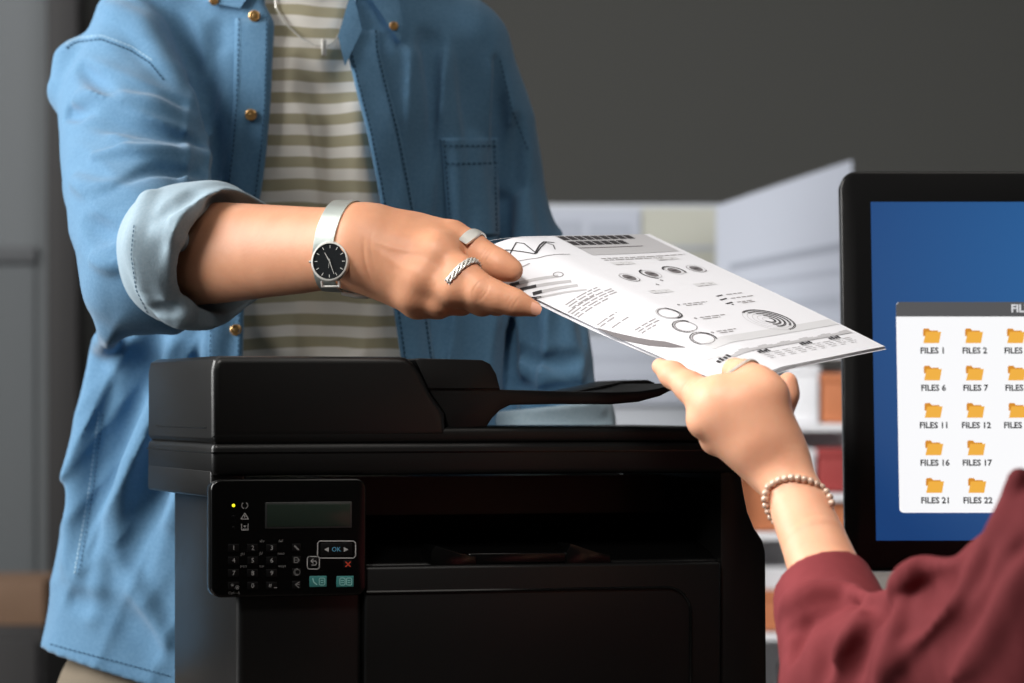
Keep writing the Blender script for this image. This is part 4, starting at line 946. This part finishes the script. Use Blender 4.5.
# front bands, pocket, seams
band(g, plain, [(p[0]-37+(2 if p[1] > 200 else 0), p[1]) for p in OL if p[1] > 2], [(p[0]-1, p[1]) for p in OL if p[1] > 2], 60, 8, .0022, 'denim')
band(g, plain, [(p[0]+1, p[1]) for p in OR if p[1] > 20], [(p[0]+34, p[1]) for p in OR if p[1] > 20], 60, 8, .0022, 'denim')
patch(g, plain, [(441, 138), (498, 138), (500, 236), (448, 236)], 18, 26, .0018, 'denim')
for off in (5, 31): stitches(g, plain, [(p[0]+off, p[1]) for p in OR if p[1] > 20], 'stitch', off=.0034, wd=1.6, ln=3.4)
for off in (-5, -33): stitches(g, plain, [(p[0]+off, p[1]) for p in OL if p[1] > 2], 'stitch', off=.0034, wd=1.2, ln=3.2)
for pl in ([(444, 146), (497, 146)], [(446, 164), (498, 163)], [(444, 140), (451, 232)], [(494, 140), (497, 232)]): stitches(g, plain, pl, 'stitch', off=.003, wd=1.3)
stitches(g, plain, [(66, 48), (75, 42), (101, 39), (130, 50), (150, 63), (164, 80)], 'stitch', 4.2, 3, 1.4); stitches(g, plain, [(66, 44), (75, 38), (101, 35), (131, 46), (152, 60)], 'stitch_l', 4.2, 3, .8)
stitches(g, plain, [(99, 412), (94, 450), (90, 483), (82, 530), (74, 574)], 'stitch_l', 4.6, 3, 1.0); stitches(g, plain, [(103, 414), (98, 452), (94, 485), (86, 532), (78, 576)], 'stitch', 4.6, 3, 1.0)
stitches(g, plain, [(50, 644), (75, 651), (110, 660), (140, 668), (170, 676)], 'stitch', 4.6, 3, 1.2)
stitches(g, plain, [(500, 60), (512, 110), (528, 150)], 'stitch', 5, 3, 1.2)
shirt = g.build('denim_shirt', man, angle=180)
g = G(); V, Q = cf.mesh(2); g.addnp(V, Q, 'denim_in'); stitches(g, cf, [(134, 225), (131, 255), (136, 290), (150, 318)], 'stitch', 4.5, 3, .9); o = g.build('rolled_cuff', shirt, angle=180); o['label'] = 'pale inside-out rolled cuff on the reaching arm'
g = G(); V, Q = lc.mesh(1); g.addnp(V, Q, 'denim_in'); o = g.build('rolled_cuff', shirt, angle=180); o['label'] = 'pale rolled cuff on the hanging arm'
# collar leaves
for pts, nm in (([(222, -60), (268, -30), (240, 8), (206, 2)], 0), ([(352, -30), (386, -60), (404, 26), (400, 42)], 1)):
    g = G(); patch(g, plain, pts, 14, 14, .007, 'denim', .002); g.build('collar', shirt, angle=60)
g = G(); patch(g, plain, [(338, 36), (352, -12), (362, 30), (345, 66)], 10, 10, .006, 'denim', .002); g.build('collar_stand', shirt, angle=60)
def button(px, py, fld, r, parent, off=.004, m='brass'):
    Y = float(fld.hit(px, py)[0])-off; c = W(px, py, Y); g = G(); lathe(g, [(0, -.0012), (r*.45, -.0012), (r*.62, -.0006), (r*.8, -.0018), (r, -.001), (r, .002), (0, .002)], m, c, (0.1, 1, 0)); return g.build('button', parent)
for px, py in ((254.5, 16), (251, 115), (243, 215), (236, 330)): button(px, py, plain, .0055, shirt)
button(214, 1, plain, .0042, shirt, .009); button(394, 26, plain, .0042, shirt, .009)
# striped tee
ts = sf.blank(); loft(ts, [(r[0], r[1]+14, r[2]-14, r[3], r[4]-.011) for r in TR] )
ts.cone(W(318, -30, 3.44), .066, W(320, -62, 3.44), .064, .03)
for pl, r, h, k, md in (([(318, 90), (322, 200), (318, 340)], .02, .005, .02, V_), ([(285, 60), (288, 180), (280, 330)], .016, .006, .02, R_), ([(350, 110), (356, 220), (362, 350)], .016, .007, .018, R_), ([(340, 60), (345, 200), (350, 350)], .012, .005, .014, V_), ([(302, 120), (304, 220), (300, 350)], .014, .004, .02, R_)): ridge(ts, pl, r, h, k, md)
sl3, x3, y3, z3 = ts.whole(); n3 = 0
for _ in range(14): n3 = n3+np.sin(x3*rng.normal(0, 45)+y3*rng.normal(0, 20)+z3*rng.normal(0, 22)+rng.uniform(0, 6.3))
ts.D += (.0007*n3).astype(np.float32)
ts.D = np.where(z3 < 1.40, np.maximum(ts.D, plain.D+.0065), ts.D); ts.D = np.maximum(ts.D, np.clip(hem+.05-z, -.05, .08).astype(np.float32)+0*ts.D)
V, Q = ts.mesh(3); g = G(); g.addnp(V, Q, 'jersey'); g.build('striped_tee', man, angle=180)
# trousers and shoes
tr_ = Field((-.52, 3.2, .03), (.12, 3.68, .86), .006)
tr_.chain([(W(230, 570, 3.43), .12), (W(235, 640, 3.43), .13)], .02, flat=((0, 1, 0), .75)); tr_.chain([(W(360, 570, 3.43), .12), (W(350, 640, 3.43), .13)], .04, flat=((0, 1, 0), .75))
for xx, x0_ in ((160, 205), (395, 375)):
    p = W(x0_, 930, 3.44); tr_.chain([(W(xx+8, 668, 3.43), .088), (W(xx, 715, 3.42), .105), (W((xx+x0_)/2, 850, 3.43), .09), (p, .078), (np.array([p[0], 3.46, .09]), .062)], .03)
V, Q = tr_.mesh(2); g = G(); g.addnp(V, Q, 'khaki'); g.build('trousers', man, angle=180)
for sg, xx in ((-1, 205), (1, 375)):
    s_ = Field((-.5, 3.1, -.01), (.12, 3.62, .16), .005); p = W(xx, 930, 3.44); s_.chain([(np.array([p[0], 3.48, .045]), .046), (np.array([p[0]+.008*sg, 3.38, .042]), .048), (np.array([p[0]+.02*sg, 3.28, .03]), .042)], .02); s_.cone((p[0], 3.46, .06), .05, (p[0], 3.47, .1), .05, .02)
    s_.D = np.maximum(s_.D, (.001-s_.whole()[3]).astype(np.float32)+0*s_.D); V, Q = s_.mesh(1); g = G(); g.addnp(V, Q, 'shoe'); g.build('shoe', man, angle=180)
# hair
h_ = Field((HC[0]-.14, HC[1]-.14, HC[2]-.10), (HC[0]+.14, HC[1]+.16, HC[2]+.17), .004); h_.cone(hd(0, -.018, .05), .096, hd(0, -.04, .0), .086, .02); h_.cone(hd(0, .13, -.02), .10, hd(0, .14, -.06), .10, .02, 'sub')
V, Q = h_.mesh(1); g = G(); g.addnp(V, Q, 'hair'); g.build('hair', man, angle=180)

# ------------------------------------------------------------------ jewellery and watch of the person in denim
def ringband(name, parent, fld, c, d, wd, th, m='silver', seg=48, flat_n=None, label=None, sq=1.0):
    dd, a, b = frame_of(d); g = G(); V = []; Fc = []
    prof = [(0, -wd/2), (th, -wd/2*.9), (th*1.15, 0), (th, wd/2*.9), (0, wd/2), (-.0002, 0)]
    for k_ in range(seg):
        t = 2*math.pi*k_/seg; e = math.cos(t)*a+math.sin(t)*b*sq; w_ = 1.
        if flat_n is not None:
            q = float(e @ flat_n); w_ = 1+.9*max(0, q-.6)/.4
        r = max(srad(fld, c+dd*q_*wd*.45, e, .003, .022) for q_ in (-1, 0, 1))*.5+srad(fld, c, e, .003, .022)*.5
        for h, l in prof: V.append(c+e*(r+h*(1+.35*(w_-1)))+dd*l*w_)
    n = len(prof)
    for k_ in range(seg):
        for i in range(n):
            j = (i+1) % n; k2 = (k_+1) % seg; Fc.append((k_*n+i, k2*n+i, k2*n+j, k_*n+j))
    g.add(V, Fc, m); o = g.build(name, parent, angle=50)
    if label: o['label'] = label
    return o
tc_ = W(471.5, 248, 2.9725); ringband('ring', man, hf, tc_, T2-T1, .0062, .0016, flat_n=np.array([-.15, -.75, .6]), label='wide silver signet ring on the thumb')
g = G(); ic = W(464.5, 275.5, 2.939); dd, a, b = frame_of(W(480, 290.5, 2.932)-W(438, 253, 2.954))
for ph in range(4):
    pts = []
    for k_ in range(72):
        t = 2*math.pi*k_/72; e = math.cos(t)*a+math.sin(t)*b; pts.append(ic+e*(srad(hf, ic, e, .004, .022)+.0010+.0007*math.cos(5*t+ph*math.pi/2))+dd*.0024*math.sin(5*t+ph*math.pi/2))
    tube(g, pts, .0010, 'silver', 6, True)
o = g.build('ring', man, angle=180); o['label'] = 'braided silver ring on the index finger'
# wristwatch: strap loop round the wrist, case facing the camera
wat = bpy.data.objects.new('wristwatch', None); C.objects.link(wat); wat.parent = man
wdir = np.array([math.cos(math.radians(24)), -math.sin(math.radians(24)), -.06]); wdir /= np.linalg.norm(wdir); wc = W(342.5, 248, 2.993)
wa = np.cross([0, 0, 1], wdir); wa /= np.linalg.norm(wa); wa = wa if wa[1] < 0 else -wa; wb = np.cross(wdir, wa); wb = wb if wb[2] > 0 else -wb
def strap_pt(t, rr=0): e = wa*math.cos(t)+wb*math.sin(t); return wc+e*(max(srad(hf, wc+wdir*q_, e) for q_ in (-.008, 0, .008))+.0006+rr)
g = G(); V = []; Fc = []; n = 72; hw = .0092
tilt = lambda t: wdir*(.004*math.sin(t))
for k_ in range(n):
    t = 2*math.pi*k_/n
    for l, h in ((-hw, 0), (-hw, .0014), (hw, .0014), (hw, 0)): V.append(strap_pt(t, h)+wdir*l+tilt(t))
for k_ in range(n):
    t = 2*math.pi*(k_+.5)/n
    for i in range(4): j = (i+1) % 4; k2 = (k_+1) % n; Fc.append((k_*4+i, k2*4+i, k2*4+j, k_*4+j))
g.add(V, Fc, 'silver_mesh'); g.build('strap', wat, angle=40)
fn = np.array([-.33, -.94, .06]); fn /= np.linalg.norm(fn); fcn = W(332.5, 262, float(hf.hit(332.5, 262)[0]))+fn*.0058
cD, cA, cB = fn, np.cross([0, 0, 1], fn), None; cA /= np.linalg.norm(cA); cB = np.cross(fn, cA)
g = G(); lathe(g, [(.0001, -.006), (.0155, -.006), (.0172, -.0035), (.0172, .0), (.0165, .0012), (.0152, .0014), (.0150, .0006)], 'silver', fcn, fn, 56)
for sg in (-1, 1):
    p = fcn+cB*sg*.0165-fn*.002
    for s2 in (-1, 1): tube(g, [p+cA*s2*.0078, p+cB*sg*.005+cA*s2*.0078-fn*.0015], .0011, 'silver', 8)
    tube(g, [p+cB*sg*.0045-cA*.0085-fn*.0015, p+cB*sg*.0045+cA*.0085-fn*.0015], .0010, 'silver', 8)
tube(g, [fcn-cA*.0165-fn*.002, fcn-cA*.0195-fn*.002], .0012, 'silver', 10) ; g.build('case', wat, angle=40)
g = G(); lathe(g, [(.0, .0004), (.0152, .0004)], 'dial', fcn, fn, 56)
for h in range(12):
    t = h*math.pi/6; e = cA*math.sin(t)+cB*math.cos(t); f_ = np.cross(fn, e); p, q = fcn+e*.0112+fn*.0006, fcn+e*(.0138)+fn*.0006; g.add([p-f_*.0003, p+f_*.0003, q+f_*.0003, q-f_*.0003], [(0, 1, 2, 3)], 'silver')
g.build('dial', wat)
for t, l, w_ in ((2.75, .0118, .00035), (-.55, .0085, .0005), (3.25, .006, .0002)):
    e = cA*math.sin(t)+cB*math.cos(t); f_ = np.cross(fn, e); g = G(); p, q = fcn-e*.002+fn*.001, fcn+e*l+fn*.001; V = [p-f_*w_, p+f_*w_, q+f_*w_*.5, q-f_*w_*.5]; V += [v+fn*.0003 for v in V]; g.add(V, [(0, 1, 2, 3), (7, 6, 5, 4), (0, 4, 5, 1), (1, 5, 6, 2), (2, 6, 7, 3), (3, 7, 4, 0)], 'silver'); g.build('hand', wat)
g = G(); p = W(366, 284.5, 2.975); tube(g, [strap_pt(-1.45, .002)+wdir*.004, strap_pt(-1.5, .004)+wdir*.016, strap_pt(-1.6, .004)+wdir*.026, strap_pt(-1.75, .004)+wdir*.018, strap_pt(-1.75, .002)+wdir*.004], .0018, 'silver', 8); g.build('clasp', wat)
# necklace: fine chain over the tee with a bar pendant
nk = bpy.data.objects.new('necklace', None); C.objects.link(nk); nk.parent = man
pl = resample([(272, -30), (276, 8), (288, 26), (302, 39), (315, 45.5), (324, 46.5), (333, 43), (342, 30), (350, 10), (354, -30)], 46)
Yn = ts.hit(pl[:, 0], pl[:, 1]); Yn = np.where(np.isnan(Yn), np.nanmean(Yn), Yn)-.003
g = G(); P = [W(a_1, b_1, y_1) for (a_1, b_1), y_1 in zip(pl, Yn)]
for i in range(len(P)-1):
    m_ = (P[i]+P[i+1])/2; d = (P[i+1]-P[i]); tube(g, [P[i]-d*.1, m_, P[i+1]+d*.1], [.0005, .0010, .0005], 'silver', 6)
g.build('chain', nk)
p = W(324, 47.5, float(ts.hit(324, 47)[0])-.005); g = G(); rbox(g, p[0]-.0022, p[0]+.0022, p[1]-.0016, p[1]+.0016, p[2]-.0075, p[2]+.0075, .0006, 'silver'); g.build('pendant', nk)

# ------------------------------------------------------------------ seated person at the right: forearm and hand under the sheets, burgundy sleeve
wo = thing('person', 'person in a burgundy shirt and beaded bracelet taking the sheets from the right', 'person', (.62, 2.45, 0))
wf = Field((.085, 2.60, .845), (.305, 2.92, 1.065), .0011)
Y0 = 2.775
wfa = [(W(846, 626, 2.655), .020), (W(829, 582, 2.70), .0290), (W(815, 545, 2.725), .0262), (W(797, 500, 2.752), .0236), (W(783, 472, 2.768), .0218), (W(773, 448, 2.776), .0205)]
wfl = np.array([-.25, .95, .15])
wf.chain(wfa, .010, flat=(wfl, .82))
Ki, Km, Kr, Kp = W(766, 396, 2.775), W(719, 400, 2.774), W(713, 420, 2.779), W(722, 436, 2.788)
wr = W(777, 462, 2.772)
wf.cone(W(774, 458, 2.775), .0165, Ki, .0135, .014); wf.cone(wr, .0190, Km, .0150, .018); wf.cone(W(775, 463, 2.776), .0180, Kr, .0150, .018); wf.cone(W(772, 463, 2.78), .0160, Kp, .0130, .016)
wf.cone(W(768, 438, 2.776), .0180, W(744, 408, 2.776), .0180, .020); wf.cone(W(722, 402, 2.775), .0140, W(762, 398, 2.775), .0140, .022); wf.cone(W(733, 410, 2.774), .0165, W(756, 436, 2.771), .0185, .020); wf.cone(W(752, 404, 2.774), .0165, W(762, 436, 2.772), .0160, .018)
# the finger under the page, the finger over it, two curled fingers, the thumb behind
finger(wf, .010, [(Km, .0150), (W(703, 398, 2.786), .0122), (W(690, 387, 2.798), .0108), (W(673, 375, 2.815), .0092), (W(660, 366.5, 2.830), .0068)])
finger(wf, .010, [(Ki, .0140), (W(756, 382, 2.782), .0112), (W(743, 373.5, 2.792), .0096), (W(735, 371, 2.808), .0084), (W(733, 371.5, 2.822), .0072)])
finger(wf, .006, [(Kr, .0150), (W(703, 421, 2.780), .0110), (W(702, 414, 2.800), .0100), (W(712, 404, 2.818), .0090), (W(722, 400, 2.825), .0080)])
finger(wf, .006, [(Kp, .0130), (W(715, 440, 2.792), .0096), (W(713, 434, 2.810), .0088), (W(722, 424, 2.822), .0080), (W(730, 420, 2.826), .0072)])
finger(wf, .010, [(W(766, 432, 2.792), .0135), (W(777, 410, 2.803), .0112), (W(786, 394, 2.806), .0088), (W(788, 381, 2.805), .0070)])
Vw, Qw = wf.mesh(2)
it2 = []
dB = W(673, 375, 2.815)-W(702, 397, 2.786)
for o_ in (-.003, 0, .003): it2.append((W(690, 389, 2.785)+dB/np.linalg.norm(dB)*o_, dB, .007, .0009, .0004, 0))
Vw = grooves(Vw, Qw, it2)
# trunk, neck, head, legs (seated, outside the frame to the right)
bw = Field((.08, 2.05, .30), (1.0, 3.05, 1.52), .009)
SHR = W(1085, 620, 2.42); EL = W(852, 660, 2.60)
bw.chain([(SHR, .036), (EL, .024), (W(829, 584, 2.70), .022)], .010)
bw.chain([(np.array([.60, 2.40, .55]), .13), (np.array([.59, 2.42, .72]), .115), (np.array([.56, 2.43, .86]), .11), (np.array([.56, 2.42, .93]), .08)], .03, flat=((.5, .85, 0), .75))
bw.cone(SHR, .05, np.array([.70, 2.50, .90]), .05, .03); bw.cone((.57, 2.43, .93), .05, (.57, 2.45, 1.07), .045, .03)
HW = np.array([.56, 2.47, 1.17]); hdw = head(bw, HW, .95, (-.6, .8))
for dx, dy in ((0, 0), (.12, .1)): bw.chain([(np.array([.55+dx, 2.42+dy*.6, .53]), .085), (np.array([.28+dx, 2.72+dy, .53]), .062), (np.array([.27+dx, 2.74+dy, .40]), .055)], .02)
bw.chain([(np.array([.70, 2.50, .88]), .045), (np.array([.77, 2.60, .68]), .036), (np.array([.66, 2.74, .665]), .027)], .015); bw.chain([(np.array([.66, 2.74, .665]), .027), (np.array([.61, 2.79, .655]), .026), (np.array([.585, 2.82, .652]), .024)], .012, flat=((0, 0, 1), .6))
for i in range(5): p_ = np.array([.60-.010*(i-2)-.012, 2.80+.009*i, .652]); bw.chain([(p_, .010), (p_+np.array([-.035, .03, .002 if i else -.004])*(1-.12*abs(i-2)), .009), (p_+np.array([-.05, .045, -.012])*(1-.12*abs(i-2)), .008)], .003)
Vb, Qb = bw.mesh(1)
g = G(); g.addnp(Vw, Qw, 'skin_w'); g.addnp(Vb, Qb, 'skin_w'); g.build('body', wo, angle=180)
ringband('ring', wo, wf, W(747, 375.5, 2.790), W(743, 373.5, 2.792)-W(756, 382, 2.782), .0026, .0015, label='thin silver ring on the finger over the page')
# bracelet of beads
br = bpy.data.objects.new('bracelet', None); C.objects.link(br); br.parent = wo
fr = resample([(771, 517), (766, 506), (764.5, 497), (768, 487), (778, 480.5), (790, 477.5), (802, 478.5), (813, 482), (823, 488), (829, 495), (831.5, 503)], 18)
Yf_ = wf.hit(np.clip(fr[:, 0], 769, 824), fr[:, 1]); Yf_ = np.where(np.isnan(Yf_), np.nanmax(Yf_), Yf_)-.0024; edge = np.abs(np.linspace(-1, 1, 18)); Yf_ = Yf_+.006*edge**4
bp_ = [W(p[0], p[1], y_) for p, y_ in zip(fr, Yf_)]
pa, pb = bp_[-1], bp_[0]
for q_ in np.linspace(0, 1, 12)[1:-1]: bp_.append(pa*(1-q_)+pb*q_+np.array([0, .042, -.012])*math.sin(math.pi*q_)**.7)
bead = None
for p in bp_:
    if bead is None:
        g = G(); ball(g, (0, 0, 0), .0030, 'pearl', 16, 10); bead = g.build('bead', None); bead.parent = br; bead.location = p-np.array(root_loc(br))
    else:
        o = bead.copy(); C.objects.link(o); o.parent = br; o.location = p-np.array(root_loc(br))
# burgundy shirt
ms = Field((.165, 2.10, .44), (.90, 2.86, 1.02), .0037)
ms.chain([(W(818, 572, 2.705), .0345), (W(830, 612, 2.675), .0415), (W(842, 650, 2.635), .0480), (W(856, 690, 2.60), .055)], .008)
ms.chain([(W(856, 690, 2.60), .055), (W(905, 660, 2.55), .053), (W(962, 652, 2.50), .060), (W(1030, 640, 2.45), .078), (W(1090, 620, 2.42), .090)], .014)
ms.chain([(np.array([.70, 2.50, .88]), .075), (np.array([.775, 2.60, .685]), .058), (np.array([.70, 2.69, .67]), .045)], .03)
ms.chain([(np.array([.60, 2.40, .56]), .145), (np.array([.60, 2.40, .64]), .145), (np.array([.60, 2.42, .76]), .14), (np.array([.59, 2.42, .86]), .12), (np.array([.58, 2.43, .93]), .08)], .04, flat=((.5, .85, 0), .8))
ms.cone(W(1090, 618, 2.42), .078, (.70, 2.50, .875), .078, .05)
for pl, r, h, k, md in (
    ([(896, 604), (904, 580), (925, 566), (955, 566)], .012, .007, .012, R_), ([(866, 600), (882, 612), (894, 606)], .010, .006, .012, V_), ([(925, 590), (960, 580), (985, 556)], .012, .005, .014, V_),
    ([(800, 610), (822, 596), (850, 592), (876, 600)], .010, .008, .008, R_), ([(790, 630), (812, 618), (835, 606)], .008, .006, .008, V_),
    ([(846, 684), (852, 652), (866, 630), (884, 616)], .012, .014, .011, V_), ([(830, 680), (838, 650), (860, 618)], .010, .008, .010, R_),
    ([(880, 690), (896, 650), (904, 610)], .012, .010, .012, R_), ([(1018, 480), (998, 540), (960, 600), (900, 660)], .012, .007, .014, R_), ([(1024, 540), (985, 600), (930, 650)], .014, .009, .014, V_), ([(1024, 580), (990, 640), (950, 680)], .014, .006, .016, R_),
    ([(792, 656), (798, 638), (808, 624)], .009, .012, .008, V_), ([(785, 615), (800, 600), (815, 592)], .009, .005, .008, R_), ([(815, 680), (822, 660), (818, 640)], .009, .006, .008, V_)):
    ridge(ms, pl, r, h*.9, k*.7, md)
slm, xm, ym, zm = ms.whole(); nm = 0
for _ in range(14): nm = nm+np.sin(xm*rng.normal(0, 38)+ym*rng.normal(0, 38)+zm*rng.normal(0, 38)+rng.uniform(0, 6.3))
ms.D += (.0008*nm).astype(np.float32)
# cuff opening cut square to the forearm, and the tube hollowed a little
cdv = W(806, 530, 2.733)-W(826, 580, 2.70); cdv /= np.linalg.norm(cdv); cc = W(821, 586, 2.698)
pp_ = ((xm-cc[0])*cdv[0]+(ym-cc[1])*cdv[1]+(zm-cc[2])*cdv[2]); ms.D = np.where(pp_ > -.03, np.maximum(ms.D, np.where(np.abs(xm-cc[0])+0*ym+0*zm < .07, pp_, -1)), ms.D).astype(np.float32)
ms.cone(cc+cdv*.02, .0318, cc-cdv*.03, .0300, .002, 'sub')
V, Q = ms.mesh(2); g = G(); g.addnp(V, Q, 'maroon'); bs = g.build('burgundy_shirt', wo, angle=180)
tr2 = Field((.10, 2.2, -.01), (.95, 3.1, .74), .009); tr2.chain([(np.array([.60, 2.41, .545]), .125), (np.array([.60, 2.41, .60]), .115)], .02, flat=((.5, .85, 0), .8))

for dx, dy in ((0, 0), (.12, .1)): tr2.chain([(np.array([.56+dx, 2.40+dy*.6, .54]), .11), (np.array([.28+dx, 2.72+dy, .54]), .078), (np.array([.27+dx, 2.74+dy, .10]), .055)], .03)
V, Q = tr2.mesh(2); g = G(); g.addnp(V, Q, 'frame'); g.build('trousers', wo, angle=180)
for dx, dy in ((0, 0), (.12, .1)):
    s_ = Field((.05, 2.55, -.01), (.6, 3.15, .14), .006); s_.chain([(np.array([.27+dx, 2.72+dy, .05]), .045), (np.array([.23+dx, 2.78+dy, .045]), .046), (np.array([.17+dx, 2.86+dy, .03]), .04)], .02)
    s_.D = np.maximum(s_.D, (.001-s_.whole()[3]).astype(np.float32)+0*s_.D); V, Q = s_.mesh(1); g = G(); g.addnp(V, Q, 'shoe'); g.build('shoe', wo, angle=180)
h_ = Field(HW-.16, HW+.18, .005); h_.cone(hdw(0, -.018, .05), .095, hdw(0, -.04, .0), .088, .02); h_.cone(hdw(0, .13, -.02), .095, hdw(0, .14, -.06), .095, .02, 'sub'); h_.cone(hdw(0, -.06, .0), .06, hdw(0, -.10, -.10), .04, .03)
V, Q = h_.mesh(1); g = G(); g.addnp(V, Q, 'hair'); g.build('hair', wo, angle=180)
# her stool
st = thing('stool', 'dark stool under the person in burgundy', 'stool', (.60, 2.40, 0))
g = G(); lathe(g, [(0, .37), (.19, .37), (.2, .38), (.2, .415), (.19, .425), (0, .428)], 'frame', (.60, 2.40, 0), (0, 0, 1), 40); g.build('seat', st)
for a_1 in range(4): t = math.pi/4+a_1*math.pi/2; g = G(); tube(g, [(.60+.13*math.cos(t), 2.40+.13*math.sin(t), .38), (.60+.18*math.cos(t), 2.40+.18*math.sin(t), 0)], .014, 'stand', 10); g.build('leg', st)
